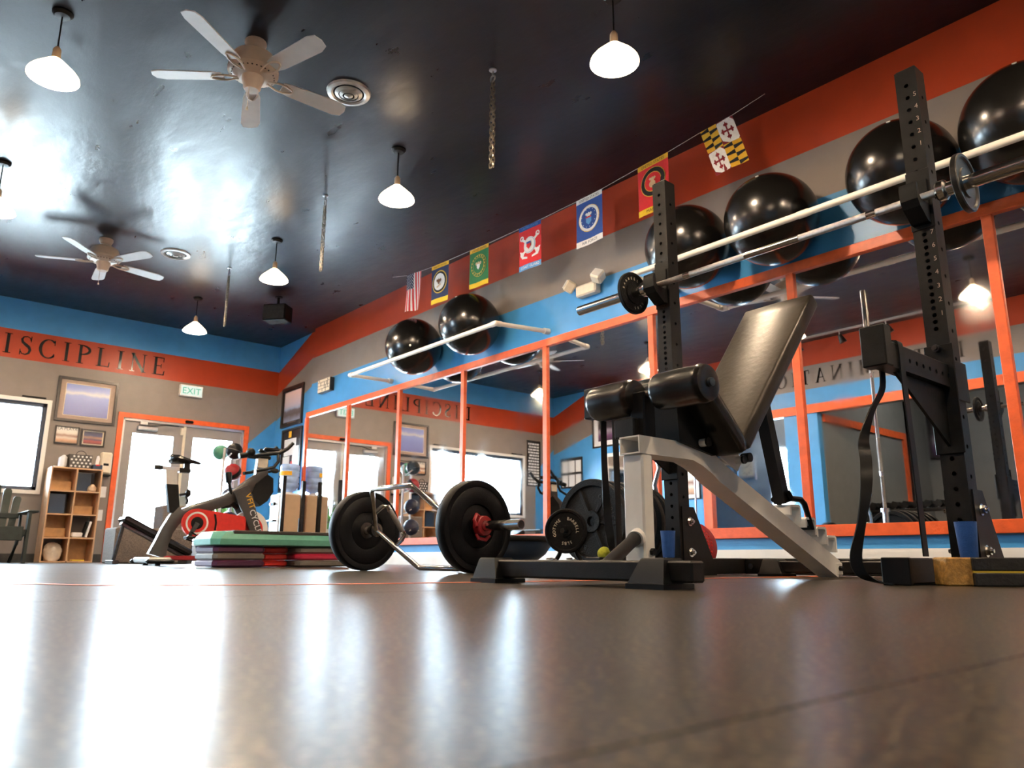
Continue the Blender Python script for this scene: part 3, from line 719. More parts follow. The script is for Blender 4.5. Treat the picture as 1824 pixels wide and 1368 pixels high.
def seal_coast(t, fn):
    for sg in (-1, 1):
        mb = MB()
        mb.merge(poly(fn, [(.5+sg*.34, .26), (.5+sg*.40, .30), (.5-sg*.30, .66), (.5-sg*.36, .62)], .003+.0015*(sg > 0)))
        for (u, v) in ((.5+sg*.36, .27), (.5-sg*.34, .64)): mb.merge(disc(fn, u, v, .09, .06, .0035+.0015*(sg > 0), .5, 12))
        mb.merge(poly(fn, [(.5-sg*.46, .56), (.5-sg*.40, .56), (.5-sg*.30, .68), (.5-sg*.10, .72), (.5-sg*.10, .76), (.5-sg*.36, .73)], .002))
        obj('anchor', mb, 'f_white', t, 0)
    rings(t, fn, .47, [(0, .27, 'f_white', 'seal_rim'), (0, .245, 'f_lblue', 'seal_line'), (0, .235, 'f_white', 'seal_disc')])
    obj('shield', poly(fn, [(.40, .42), (.60, .42), (.60, .50), (.5, .57), (.40, .50)], .0140), 'f_scarlet', t, 0)
    obj('shield_top', poly(fn, [(.40, .40), (.60, .40), (.60, .445), (.40, .445)], .0155), 'f_blue', t, 0)
def seal_air(t, fn):
    rings(t, fn, .47, [(0, .39, 'gold', 'seal_rim'), (0, .375, 'f_white', 'seal_ring'), (0, .30, 'f_blue', 'seal_disc')])
    eagle(t, fn, .41, .17, 'f_white')
    obj('shield', poly(fn, [(.40, .45), (.60, .45), (.60, .55), (.5, .61), (.40, .55)], .0140), 'f_lblue', t, 0)
    obj('shield_chief', poly(fn, [(.40, .44), (.60, .44), (.60, .47), (.40, .47)], .0155), 'f_scarlet', t, 0)
    mb = MB()
    for k in range(13):
        a = 2*PI*k/13; mb.merge(disc(fn, .5+.265*math.cos(a), .47+.265*A_*math.sin(a), .014, .010, .0135, 0, 5))
    s_ = obj('seal_stars', mb, 'f_white', t, 0); s_['kind'] = 'stuff'
def seal_marine(t, fn):
    rings(t, fn, .42, [(0, .40, 'gold', 'seal_rim'), (0, .38, 'f_black', 'seal_ring'), (0, .27, 'gold', 'seal_rim'), (0, .25, 'f_scarlet', 'seal_disc')])
    eagle(t, fn, .38, .15, 'f_tan'); obj('globe', disc(fn, .5, .47, .10, .07, .0145), 'f_tan', t, 0)
service('navy blue flag with yellow bands and white eagle seal, second from the left', -6.88, -6.55, 3.315, 3.30, .46, 'f_navy', 'f_orange', 'f_black', 'f_yellow', 'f_orange', 'NAVY', seal_navy)
service('green flag with yellow bands and round seal, above the second ball', -6.16, -5.84, 3.285, 3.273, .44, 'f_green', 'f_orange', 'f_black', 'f_yellow', 'f_orange', 'ARMY', seal_army)
service('red flag with blue bands and white crossed anchors, fourth from left on the string', -5.36, -5.04, 3.265, 3.258, .46, 'f_scarlet', 'f_blue', 'f_lblue', 'f_lblue', 'f_white', 'COAST GUARD', seal_coast)
service('blue flag with white bands and a round shield seal, fifth from left on the string', -4.56, -4.24, 3.263, 3.269, .47, 'f_blue', 'f_white', 'f_black', 'f_white', 'f_navy', 'AIR FORCE', seal_air)
service('scarlet flag with yellow bands partly hidden behind the left rack upright', -3.83, -3.51, 3.297, 3.313, .46, 'f_scarlet', 'f_orange', 'f_black', 'f_yellow', 'f_black', 'MARINES', seal_marine)
# quartered flag at the right end
t, fn = flag('quartered flag of gold and black diamonds with red and white crosses, last on the right', -3.19, -2.90, 3.343, 3.356, .42, None, 'quartered_flag', .006, .28)
obj('flag_cloth', grid(fn, 0, 1, 0, 1, 6, 8), 'f_maroon', t)
for (u0, v0) in ((0, 0), (.5, .5)):
    obj('gold_quarter', grid(fn, u0, u0+.5, v0, v0+.5, 4, 5, .0015), 'f_orange', t)
    mb = MB(); n = 6
    for k in range(n):                         # counterchanged bars with a diagonal shift
        for half in (0, 1):
            if (k+half) % 2 == 0:
                ua, ub = u0+.25*half, u0+.25*half+.25; va, vb = v0+.5*k/n, v0+.5*(k+1)/n
                sh = .04
                mb.merge(poly(fn, [(ua, min(va+(sh if not half else 0), vb)), (ub, max(va-(0 if not half else 0), v0)), (ub, vb-(sh if half else 0)), (ua, vb)], .003))
    obj('black_bars', mb, 'f_black', t, 0)
for (u0, v0) in ((.5, 0), (0, .5)):
    cu, cv = u0+.25, v0+.25
    obj('white_quarter', poly(fn, [(u0+.03, v0+.02), (u0+.40, v0+.0), (u0+.5, v0+.09), (u0+.5, v0+.46), (u0+.46, v0+.5), (u0+.2, v0+.5), (u0+.03, v0+.42), (u0, v0+.30), (u0, v0+.05)], .002), 'f_white', t, 0)
    mb = MB()
    for k in range(4):
        a = PI/2*k; c, s_ = math.cos(a), math.sin(a)
        rot = lambda p: (cu+(p[0]*c-p[1]*s_), cv+(p[0]*s_+p[1]*c))
        mb.merge(poly(fn, [rot(p) for p in ((.0, -.018), (.10, -.022), (.12, -.07), (.155, -.05), (.16, -.02), (.20, 0), (.16, .02), (.155, .05), (.12, .07), (.10, .022), (0, .018))], .0035))
    obj('red_cross', mb, 'f_maroon', t, 0)

# ================================================================== EXERCISE BALLS AND THEIR PIPE RACKS
def pipe_rack(xl, xr, label, zl=2.235):
    yf = 4.37; r = .022
    t = thing('pipe_rack', label, 'rack', ((xl+xr)/2, YM, zl), 0, 'white pipe racks for the exercise balls')
    obj('front_pipe', MB().cyl((xl, yf, zl), (xr, yf, zl), r, seg=16), 'pvc', t)
    for xx, sg in ((xl, -1), (xr, 1)):
        obj('side_pipe', MB().cyl((xx, yf, zl), (xx+sg*.06, YM-.01, zl+.03), r, seg=16), 'pvc', t)
        obj('elbow', MB().sphere((xx, yf, zl), r*1.25, 14, 8).cyl((xx, yf, zl), (xx-sg*.06, yf, zl), r*1.22, seg=14).cyl((xx, yf, zl), (xx+sg*.006, yf+.06, zl+.003), r*1.22, seg=14), 'pvc', t)
        obj('wall_socket', MB().cyl((xx+sg*.055, YM-.06, zl+.027), (xx+sg*.06, YM, zl+.03), r*1.4, seg=14), 'pvc', t)
    return t
tr = pipe_rack(-8.17, -5.38, 'white pipe rack on the wall holding the two left exercise balls')
tr2 = pipe_rack(-3.72, .9, 'long white pipe rack on the wall behind the squat rack holding exercise balls')
for xx in (-2.26, -.7): obj('pipe_joint', MB().cyl((xx-.035, 4.37, 2.235), (xx+.035, 4.37, 2.235), .0245, seg=16), 'pvc', tr2)
def ball(x, z, label, R=.325):
    y = YM-R-.004
    t = thing('exercise_ball', label, 'ball', (x, y, z-R), 0, 'black exercise balls on the pipe racks')
    mb = MB(); mb.sphere((x, y, z), R, 48, 32)
    obj('ball_skin', mb, 'ball', t, 180)
    d = Vector((.75, -.62, -.22)).normalized() if x < -6.5 else Vector((.1, -.62, .78)).normalized()
    obj('air_plug', MB().cyl(Vector((x, y, z))+d*(R-.004), Vector((x, y, z))+d*(R+.003), .012, seg=12), 'white', t)
ball(-7.25, 2.455, 'black exercise ball at the left end of the left pipe rack')
ball(-6.19, 2.475, 'black exercise ball at the right end of the left pipe rack, below the green flag')
ball(-3.39, 2.45, 'black exercise ball partly hidden behind the left rack upright')
ball(-2.66, 2.425, 'black exercise ball between the two rack uprights, below the quartered flag')
ball(-1.755, 2.425, 'black exercise ball behind the right rack upright')
ball(-1.07, 2.445, 'black exercise ball at the right edge of the picture, cut by the frame', .335)

# ================================================================== WALL THINGS
def framed(name, label, cat, c, w, h, axis, pic, fw_=.04, matw=.07, frame='pic_frame', matm='matboard', group=None):
    """axis: 'x' hung on the back wall facing +X, 'y' facing -Y, 'o' facing +Y"""
    t = thing(name, label, cat, c if axis != 'x' else c, 0, group)
    cx, cy, cz = c
    if axis == 'x': F = lambda u, v, d: Vector((cx+d, cy+u, cz+v))
    elif axis == 'y': F = lambda u, v, d: Vector((cx+u, cy-d, cz+v))
    else: F = lambda u, v, d: Vector((cx-u, cy+d, cz+v))
    mb = MB()
    for (u0, u1, v0, v1) in ((-w/2, w/2, h/2-fw_, h/2), (-w/2, w/2, -h/2, -h/2+fw_), (-w/2, -w/2+fw_, -h/2+fw_, h/2-fw_), (w/2-fw_, w/2, -h/2+fw_, h/2-fw_)):
        mb.prism([(u0, v0), (u1, v0), (u1, v1), (u0, v1)], F, .002, .03)
    obj('picture_frame', mb, frame, t, 0)
    u, v = w/2-fw_, h/2-fw_
    if matw: obj('mat_board', MB().prism([(-u, -v), (u, -v), (u, v), (-u, v)], F, .003, .010), matm, t, 0)
    u -= matw; v -= matw*.8
    if pic: obj('print', MB().prism([(-u, -v), (u, -v), (u, v), (-u, v)], F, .004, .0125), pic, t, 0)
    return t, F, u, v
t, F, u, v = framed('framed_picture', 'large dark framed print of a blue sky above the two small pictures', 'picture', (XB, 2.30, 2.20), .76, .62, 'x', 'pic_sky', .035, .07)
mb = MB()
for (a, b, c, d) in ((-u-.008, u+.008, v, v+.008), (-u-.008, u+.008, -v-.008, -v), (-u-.008, -u, -v, v), (u, u+.008, -v, v)):
    mb.prism([(a, c), (b, c), (b, d), (a, d)], F, .006, .013)
obj('inner_fillet', mb, 'cream', t, 0)
t, F, u, v = framed('framed_picture', 'small black framed cafe photograph left above the bookcase', 'picture', (XB, 2.105, 1.70), .29, .24, 'x', 'pic_cafe', .014, .0)
mb = MB(); text(mb, 'LA PLAYA', lambda a, b: F(a, b, .0145), .055, center=(0, .067)); obj('lettering', mb, 'pic_frame', t, 0)
framed('framed_picture', 'small black framed night crowd photograph right above the bookcase', 'picture', (XB, 2.43, 1.692), .30, .23, 'x', 'pic_crowd', .016, .018, matm='cream')
t, F, u, v = framed('framed_picture', 'dark framed poster of pink sunset over a river, hung in the corner', 'picture', (-11.27, yr, 2.405), .76, .64, 'y', 'pic_river', .05, .035, matm='pic_frame')
mb = MB(); mb.prism([(-.16, -.27), (.16, -.27), (.16, -.255), (-.16, -.255)], F, .012, .0135); obj('caption_line', mb, 'matboard', t, 0)
# notice board below it
t, F, u, v = framed('notice_board', 'black notice board with white papers hung in the corner behind the water cooler', 'notice board', (-11.21, yr, 1.55), .70, .98, 'y', None, .03, .001, matm='pic_frame')
for k, (a, b, w_, h_, m) in enumerate(((-.05, .20, .42, .26, 'paper'), (.16, .05, .22, .30, 'paper'), (-.16, -.06, .24, .24, 'paper'), (.02, -.26, .40, .22, 'paper'), (-.06, .40, .10, .10, 'f_orange'), (.12, -.18, .09, .08, 'yellow'), (.04, -.07, .06, .08, 'red'), (.20, -.22, .10, .09, 'f_lblue'), (-.22, -.24, .07, .10, 'blue'))):
    obj('pinned_paper', MB().prism([(a-w_/2, b-h_/2), (a+w_/2, b-h_/2), (a+w_/2, b+h_/2), (a-w_/2, b+h_/2)], F, .011+.0012*k, .0122+.0012*k), m, t, 0)
# exit sign
t = thing('exit_sign', 'lit white exit sign with green letters above the double door', 'sign', (XB, 3.68, 2.45))
obj('sign_housing', MB().box((XB, 3.51, 2.45), (XB+.06, 3.85, 2.625), bev=.008), 'white', t)
obj('sign_face', MB().box((XB+.058, 3.525, 2.463), (XB+.063, 3.835, 2.612)), 'exitlit', t, 0)
mb = MB(); text(mb, 'EXIT', lambda a, b: Vector((XB+.0645, 3.68+a, 2.49+b)), .135); obj('sign_letters', mb, 'exitletter', t, 0)
solid('blind_bracket', MB().box((XB, 1.52, 2.158), (XB+.03, 1.80, 2.178), bev=.004), 'black', 'thin black bracket bar above the right end of the window', 'bracket', 'bracket bars above the window')
solid('blind_bracket', MB().box((XB, -.42, 2.158), (XB+.03, -.14, 2.178), bev=.004), 'black', 'thin black bracket bar above the left end of the window, seen in the mirror', 'bracket', 'bracket bars above the window')
t, F, u, v = framed('text_poster', 'tall narrow black poster of white text lines beside the window, seen in the mirror', 'poster', (XB, -.74, 2.02), .36, .94, 'x', None, .012, .001, matm='pic_frame')
mb = MB()
for k in range(15):
    z = .42-k*.06; x0 = -.15
    while x0 < .12:
        w_ = random.uniform(.04, .09); mb.prism([(x0, z-.036), (min(x0+w_, .15), z-.036), (min(x0+w_, .15), z), (x0, z)], F, .0105, .0115); x0 += w_+.012
o = obj('text_lines', mb, 'paper', t, 0); o['kind'] = 'stuff'
# small sign box and emergency light on the mirror wall
t = thing('sign_block', 'small cream wooden sign block with dark lines left above the mirrors', 'sign', (-9.98, YM, 2.40))
obj('block', MB().box((-10.17, 4.93, 2.405), (-9.80, YM, 2.60), bev=.004), 'blackpaint', t)
obj('sign_panel', MB().box((-10.165, 4.926, 2.41), (-9.805, 4.931, 2.595)), 'cream', t, 0)
mb = MB()
for z in (2.455, 2.50, 2.55): mb.box((-10.16, 4.9245, z), (-9.81, 4.9262, z+.006))
for x, z0, z1 in ((-10.12, 2.56, 2.59), (-10.03, 2.41, 2.455), (-9.97, 2.46, 2.55), (-9.93, 2.41, 2.50), (-9.87, 2.46, 2.59), (-9.90, 2.50, 2.56), (-10.08, 2.50, 2.55)): mb.box((x, 4.9245, z0), (x+.012, 4.9262, z1))
obj('dark_lines', mb, 'pic_frame', t, 0)
t = thing('emergency_light', 'white twin-head emergency light on the wall below the blue flag', 'light fixture', (-4.73, YM, 2.47))
obj('housing', MB().box((-4.86, 4.91, 2.475), (-4.60, YM, 2.585), bev=.015), 'cream', t)
for xx, sg in ((-4.92, -1), (-4.55, 1)):
    mtx = Matrix.Translation((xx, 4.90, 2.60)) @ Matrix.Rotation(sg*.5, 4, 'Z') @ Matrix.Rotation(-.5, 4, 'X') @ Matrix.Rotation(PI/4*.6, 4, 'Y')
    h = obj('lamp_head', MB().box((-.055, -.05, -.055), (.055, .05, .055), bev=.015, xf=mtx), 'cream', t)
    obj('lens', MB().box((-.045, -.054, -.045), (.045, -.049, .045), bev=.002, xf=mtx), 'white', h)
# opposite wall things that only the mirrors show
framed('framed_poster', 'white matted framed poster on the blue wall, seen in the mirror by the bench', 'poster', (-10.25, YO, 2.62), .95, .72, 'o', 'pic_bird', .03, .12, matm='paper')
t, F, u, v = framed('certificate_frame', 'dark board of white certificates on the blue wall, seen in the mirror', 'picture', (-11.35, YO, 1.82), .62, .62, 'o', None, .02, .001, matm='pic_frame')
for i in range(3):
    for j in range(2):
        obj('certificate', MB().prism([(-.29+.20*i, -.28+.29*j), (-.12+.20*i, -.28+.29*j), (-.12+.20*i, -.04+.29*j), (-.29+.20*i, -.04+.29*j)], F, .011, .013), 'paper', t, 0)
t, F, u, v = framed('wall_mirror_small', 'white framed mirror on the blue opposite wall below the poster', 'mirror', (-9.75, YO, 1.62), 1.30, 1.0, 'o', 'mirror', .07, 0, frame='white_trim')
framed('framed_poster', 'white poster with coloured drawing beside the orange post, seen in the mirror', 'poster', (-8.36, YO, 1.42), .40, .62, 'o', 'pic_cafe', .02, .08, matm='paper')
t = thing('wall_clock', 'square gold faced clock with chrome side bars in the back room, seen in the mirror', 'clock', (-9.22, -4.5, 2.0))
obj('clock_face', MB().box((-9.42, -4.5, 1.78), (-9.03, -4.46, 2.22), bev=.005), 'matboard', t)
obj('clock_dial', MB().box((-9.38, -4.462, 1.82), (-9.07, -4.455, 2.18)), 'f_tan', t, 0)
mb = MB()
for k in range(12):
    a = 2*PI*k/12; mb.cyl((-9.225-.10*math.sin(a), -4.452, 2.0+.12*math.cos(a)), (-9.225-.14*math.sin(a), -4.452, 2.0+.165*math.cos(a)), .007, seg=5)
mb.cyl((-9.225, -4.45, 2.0), (-9.15, -4.45, 2.05), .007, seg=5).cyl((-9.225, -4.45, 2.0), (-9.33, -4.45, 1.98), .006, seg=5)
obj('clock_marks', mb, 'pic_frame', t, 0)
for xx in (-9.44, -9.01): obj('side_bar', MB().cyl((xx, -4.46, 1.72), (xx, -4.46, 2.28), .022, seg=10), 'chrome', t)
framed('framed_poster', 'dark framed poster of a pale bird shape on the far back-room wall', 'poster', (-5.55, -5.4, 2.35), .62, .85, 'o', 'pic_bird', .05, 0)

# ================================================================== SQUAT RACK
RXL, RXR, RY, RT = -2.182, -1.0, 2.80, .0762
rk = thing('squat_rack', 'black steel squat rack with two drilled uprights and spotter arms around the bench', 'squat rack', ((RXL+RXR)/2, 2.85, 0))
def upright(xc):
    mb = MB(); w = RT; z0, z1 = .0, 1.885
    hz = [.15+.0508*k for k in range(13)]+[.86+.0254*k for k in range(18)]+[1.36+.0508*k for k in range(10)]
    hz = [h for h in hz if .1 < h < 1.85]
    mb.holeface(lambda u, v, d: Vector((xc+u, RY+d, v)), w, z0, z1, hz, .0082, .006, 10)
    hs = [.14+.1016*k for k in range(17)]
    mb.holeface(lambda u, v, d: Vector((xc+w/2-d, RY+w/2+u, v)), w, z0, z1, hs, .0082, .006, 10)
    mb.holeface(lambda u, v, d: Vector((xc-w/2+d, RY+w/2-u, v)), w, z0, z1, hs, .0082, .006, 8)
    mb.holeface(lambda u, v, d: Vector((xc-u, RY+w-d, v)), w, z0, z1, hz[::2], .0082, .006, 8)
    mb.quad((xc-w/2, RY, z1), (xc+w/2, RY, z1), (xc+w/2, RY+w, z1), (xc-w/2, RY+w, z1))
    u_ = obj('upright', mb, 'rack', rk, 20)
    obj('top_cap', MB().box((xc-w/2+.003, RY+.003, z1), (xc+w/2-.003, RY+w-.003, z1+.006), bev=.002), 'black', u_)
    return u_
for xc in (RXL, RXR):
    up_ = upright(xc)
    if xc == RXR:
        mb = MB()
        for k in range(9): text(mb, str(k+1), lambda a, b, k=k: Vector((xc+.026+a, RY-.0012, .905+.0508*k+b)), .024)
        for k in range(5): text(mb, str(k+1), lambda a, b, k=k: Vector((xc+.026+a, RY-.0012, 1.56+.0508*k+b)), .026)
        obj('hole_numbers', mb, 'matboard', up_, 0)
    obj('base_tube', MB().box((xc-RT/2, 2.29, .004), (xc+RT/2, 3.36, RT), bev=.004), 'rack', rk)
    obj('base_end_cap', MB().box((xc-RT/2-.002, 2.282, .0), (xc+RT/2+.002, 2.30, RT+.001), bev=.003), 'black', rk)
    # gusset plates on both sides of the foot, with bolts
    for sg in (-1, 1):
        X0 = xc+sg*(RT/2+.001)
        g = obj('gusset_plate', MB().prism([(2.815, .0), (3.05, .0), (3.05, .03), (2.90, .30), (2.815, .30)], lambda u, v, d, X0=X0, sg=sg: Vector((X0+sg*d, u, v)), 0, .006), 'rack', rk, 20)
        for (by, bz) in ((2.865, .235), (2.865, .10)):
            obj('bolt', MB().cyl((X0+sg*.006, by, bz), (X0+sg*.010, by, bz), .020, seg=16).cyl((X0+sg*.010, by, bz), (X0+sg*.022, by, bz), .014, seg=6).cyl((X0+sg*.022, by, bz), (X0+sg*.03, by, bz), .007, seg=8), 'chrome', g, 30)
    # spotter arm
    zt, zb = .722, .645
    ar = MB()
    ar.holeface(lambda u, v, d: Vector((xc+.026-d, 2.30+v, (zt+zb)/2+u)), zt-zb, 0, .50, [.13+.0508*k for k in range(8)], .0085, .006, 10)
    ar.holeface(lambda u, v, d: Vector((xc-.026+d, 2.30+v, (zt+zb)/2-u)), zt-zb, 0, .50, [.13+.0508*k for k in range(8)], .0085, .006, 8)
    ar.quad((xc-.026, 2.30, zt), (xc+.026, 2.30, zt), (xc+.026, 2.80, zt), (xc-.026, 2.80, zt))
    ar.quad((xc-.026, 2.30, zb), (xc-.026, 2.80, zb), (xc+.026, 2.80, zb), (xc+.026, 2.30, zb))
    sa = obj('spotter_arm', ar, 'rack', rk, 20)
    obj('end_plate', MB().box((xc-.038, 2.285, .64), (xc+.038, 2.335, .768), bev=.004), 'rack', sa)
    obj('wear_strip', MB().box((xc-.024, 2.34, zt), (xc+.024, 2.795, zt+.006), bev=.002), 'darksteel', sa)
    gs = obj('arm_gusset', MB().prism([(2.42, zb-.002), (2.80, zb-.002), (2.80, .44)], lambda u, v, d: Vector((xc+d, u, v)), -.005, .005), 'rack', sa, 20)
    mb = MB(); ca, sb = math.cos(-.42), math.sin(-.42)
    text(mb, 'FORCE', lambda a, b: Vector((xc+.0056, 2.69+a*ca-b*sb, .585+a*sb+b*ca)), .055)
    obj('cut_lettering', mb, 'black', gs, 0)
    obj('mount_sleeve', MB().box((xc-RT/2-.008, RY-.008, .56), (xc-RT/2-.001, RY+RT+.02, .76), bev=.002).box((xc+RT/2+.001, RY-.008, .60), (xc+RT/2+.008, RY+RT+.02, .74), bev=.002)
        .box((xc-RT/2-.008, RY-.009, .42), (xc+RT/2+.008, RY-.001, .80), bev=.002), 'rack', sa)
    obj('lock_pin', MB().cyl((xc, RY-.03, .785), (xc, RY-.008, .785), .013, seg=14).cyl((xc, RY-.038, .785), (xc, RY-.03, .785), .008, seg=10), 'darksteel', sa)
    # j-hook
    zj = 1.335
    J = [(RY-.002, zj-.085), (RY-.002, zj+.085), (RY-.011, zj+.085), (RY-.011, zj-.0145), (RY-.074, zj-.0145), (RY-.084, zj-.004), (RY-.092, zj+.042), (RY-.102, zj+.044), (RY-.108, zj+.02), (RY-.104, zj-.02), (RY-.088, zj-.045), (RY-.03, zj-.085)]
    jh = obj('j_hook', MB().prism(J, lambda u, v, d: Vector((xc+d, u, v)), -.030, .030), 'black', rk, 20)
    obj('hook_liner', MB().box((xc-.029, RY-.074, zj-.0150), (xc+.029, RY-.012, zj-.0142)), 'steppad', jh, 0)
    obj('hook_backplate', MB().box((xc-RT/2-.003, RY-.004, zj-.10), (xc+RT/2+.003, RY-.0012, zj+.13), bev=.002), 'rack', jh)
obj('rear_crossmember', MB().box((RXL+RT/2, 3.284, .004), (RXR-RT/2, 3.36, RT), bev=.004), 'rack', rk)
for xx in (-2.10, -1.85, -1.32): obj('cross_bolt', MB().cyl((xx, 3.284, .04), (xx, 3.268, .04), .014, seg=6), 'chrome', rk, 30)

# ---- barbell in the hooks
zb_ = 1.335-.014+.0145; yb = RY-.048
bb = thing('barbell', 'chrome barbell resting across the rack hooks with a small plate at each end', 'barbell', (-1.58, yb, zb_-.025))
obj('shaft', MB().cyl((-2.23, yb, zb_), (-.925, yb, zb_), .014, seg=20), 'knurl', bb)
for x0, x1 in ((-2.02, -1.985), (-1.70, -1.45), (-1.175, -1.14)): obj('smooth_band', MB().cyl((x0, yb, zb_), (x1, yb, zb_), .0146, seg=20), 'chrome', bb)
for sg, xi in ((-1, -2.23), (1, -.925)):
    sl = obj('sleeve', MB().cyl((xi, yb, zb_), (xi+sg*.46, yb, zb_), .025, seg=24), 'chrome', bb)
    obj('sleeve_collar', MB().lathe([(.015, -.002), (.030, 0), (.037, .008), (.037, .028), (.030, .034), (.0255, .036)], (xi, yb, zb_), (sg, 0, 0), 24), 'chrome', sl)
    obj('sleeve_end', MB().lathe([(0, .462), (.018, .461), (.0235, .458), (.025, .452)], (xi, yb, zb_), (sg, 0, 0), 24), 'darksteel', sl)
def weight_plate(name, label, cat, c, axis, R, th, hub=.025, words=None, group=None, mats='iron', rimw=.18, base=None, spokes=0, tmat='cream', tsize=None, phase=0.0, lipr=None):
    """iron plate with raised rim, recessed web and hub; axis = outward face direction"""
    c = Vector(c); d = Vector(axis).normalized()
    t = thing(name, label, cat, (c.x, c.y, c.z-R) if base is None else base, 0, group)
    h = th/2; ri = R*(1-rimw)
    prof = [(hub, -h*.75), (hub*2.1, -h*.8), (hub*2.2, -h*.3), (ri, -h*.35), (ri+.006, -h*.95), (R-.004, -h), (R, -h*.7), (R, h*.7), (R-.004, h), (ri+.006, h*.95), (ri, h*.35), (hub*2.2, h*.3), (hub*2.1, h*.8), (hub, h*.75), (hub, -h*.75)]
    obj('plate_disc', MB().lathe(prof, c, d, 40), mats, t, 40)
    e1 = Vector((0, 0, 1))-d*d.z; e1.normalize(); e2 = e1.cross(d)     # e2 to the right as seen from outside
    for k in range(spokes):
        a = 2*PI*k/spokes+.6; r_ = e1*math.cos(a)+e2*math.sin(a); q = d.cross(r_)
        p0 = c+d*h*.3+r_*hub*2; p1 = c+d*h*.3+r_*ri
        obj('spoke', MB().add([p0+q*.012, p0-q*.012, p1-q*.014, p1+q*.014, p0+q*.007+d*.006, p0-q*.007+d*.006, p1-q*.009+d*.006, p1+q*.009+d*.006], [[4, 5, 6, 7], [0, 4, 7, 3], [1, 2, 6, 5]]), mats, t, 0)
    if words:
        mb = MB()
        for wd, amid, span in words:
            rr = R*(1-rimw)*.80 if lipr is None else lipr
            n = len(wd); ts = tsize or R*.16
            for i, chh in enumerate(wd):
                if chh == ' ': continue
                a = amid+(i-(n-1)/2)*span+phase
                er = e1*math.cos(a)+e2*math.sin(a); et = -e1*math.sin(a)+e2*math.cos(a)
                text(mb, chh, lambda u_, v_: c+d*(h*.42)+er*(rr+v_)+et*u_, ts)
        obj('raised_lettering', mb, tmat, t, 0)['kind'] = 'stuff'
    return t
weight_plate('small_weight_plate', 'small black iron plate on the left end of the racked barbell', 'weight plate', (-2.325, yb, zb_), (1, 0, 0), .105, .022, words=[('BARBELL', -.5, .30), ('5LBS', 2.6, .3)], group='small barbell plates', tsize=.017)
weight_plate('small_weight_plate', 'small dark plate on the right end of the racked barbell', 'weight plate', (-.835, yb, zb_), (-1, 0, 0), .105, .022, group='small barbell plates', mats='darksteel')

# ================================================================== BENCH
bn = thing('weight_bench', 'white framed adjustable weight bench with black padded seat and tall backrest', 'bench', (-1.52, 2.2, 0))
bx0, bx1 = -1.560, -1.482
bcx = (bx0+bx1)/2
def foot_cap(x, y, sg):
    mb = MB(); lo = [(-.058, -.058), (.058, -.058), (.058, .058), (-.058, .058)]; hi = [(-.036, -.036), (.036, -.036), (.036, .036), (-.036, .036)]
    mb.add([(x+a, y+b, 0) for a, b in lo]+[(x+a, y+b, .012) for a, b in lo]+[(x+a*.93, y+b*.92, .014) for a, b in lo]+[(x+a+sg*.008, y+b, .068) for a, b in hi]+[(x+a*.9+sg*.008, y+b*.9, .072) for a, b in hi],
           [[3, 2, 1, 0], [16, 17, 18, 19]]+[[4*r+k, 4*r+(k+1) % 4, 4*r+4+(k+1) % 4, 4*r+4+k] for r in range(4) for k in range(4)])
    obj('foot_cap', mb, 'black', bn, 25)
obj('rear_base_bar', MB().box((-1.83, 1.475, .016), (-1.10, 1.525, .066), bev=.005), 'rack', bn)
foot_cap(-1.825, 1.50, -1); foot_cap(-1.215, 1.50, 1)
obj('base_spine', MB().box((bx0+.01, 1.52, .016), (bx1-.01, 1.84, .062), bev=.004), 'rack', bn)
obj('front_base_bar', MB().box((-1.88, 3.075, .016), (-1.16, 3.125, .066), bev=.005), 'rack', bn)
foot_cap(-1.865, 3.10, -1); foot_cap(-1.17, 3.10, 1)
obj('rear_post', MB().box((bx0, 1.77, .03), (bx1, 1.82, .379), bev=.006), 'bench_white', bn)
obj('post_bolt', MB().cyl((bx1, 1.80, .09), (bx1+.012, 1.80, .09), .011, seg=6), 'black', bn, 30)
# main beam: level, curved, then sloping down to the front base
cl = [(1.76, .405), (2.02, .405), (2.075, .397), (2.13, .374), (2.17, .350), (2.905, .035)]
mb = MB(); hw = .027; wall = .004
L_, R_ = [], []
for i, p in enumerate(cl):
    a = Vector(cl[max(i-1, 0)]); b = Vector(cl[min(i+1, len(cl)-1)]); tg = (b-a).normalized(); n = Vector((-tg.y, tg.x))
    hh = hw+(.006 if i > 1 else 0); L_.append(Vector(p)+n*hh); R_.append(Vector(p)-n*hh)
vs = []
for i in range(len(cl)):
    for (xx, q) in ((bx0, L_[i]), (bx1, L_[i]), (bx1, R_[i]), (bx0, R_[i])): vs.append((xx, q.x, q.y))
fs = [[4*i+k, 4*i+(k+1) % 4, 4*i+4+(k+1) % 4, 4*i+4+k] for i in range(len(cl)-1) for k in range(4)]+[[4*(len(cl)-1)+k for k in range(4)]]
mb.add(vs, fs)
z0, z1 = .405-hw, .405+hw                    # open rear end of the tube
a = [(bx0, 1.76, z1), (bx1, 1.76, z1), (bx1, 1.76, z0), (bx0, 1.76, z0)]
i_ = [(bx0+wall, 1.76, z1-wall), (bx1-wall, 1.76, z1-wall), (bx1-wall, 1.76, z0+wall), (bx0+wall, 1.76, z0+wall)]
dpt = [(p[0], 1.90, p[2]) for p in i_]
mb.add(a+i_+dpt, [[k, (k+1) % 4, 4+(k+1) % 4, 4+k] for k in range(4)]+[[4+k, 4+(k+1) % 4, 8+(k+1) % 4, 8+k] for k in range(4)]+[[8, 9, 10, 11]])
obj('main_beam', mb, 'bench_white', bn, 25)
obj('beam_end_plate', MB().box((bx0-.002, 2.88, .012), (bx1+.002, 2.93, .060), bev=.004), 'bench_white', bn)
obj('beam_bolt', MB().cyl((bx1+.002, 2.905, .038), (bx1+.014, 2.905, .038), .010, seg=6), 'black', bn, 30)
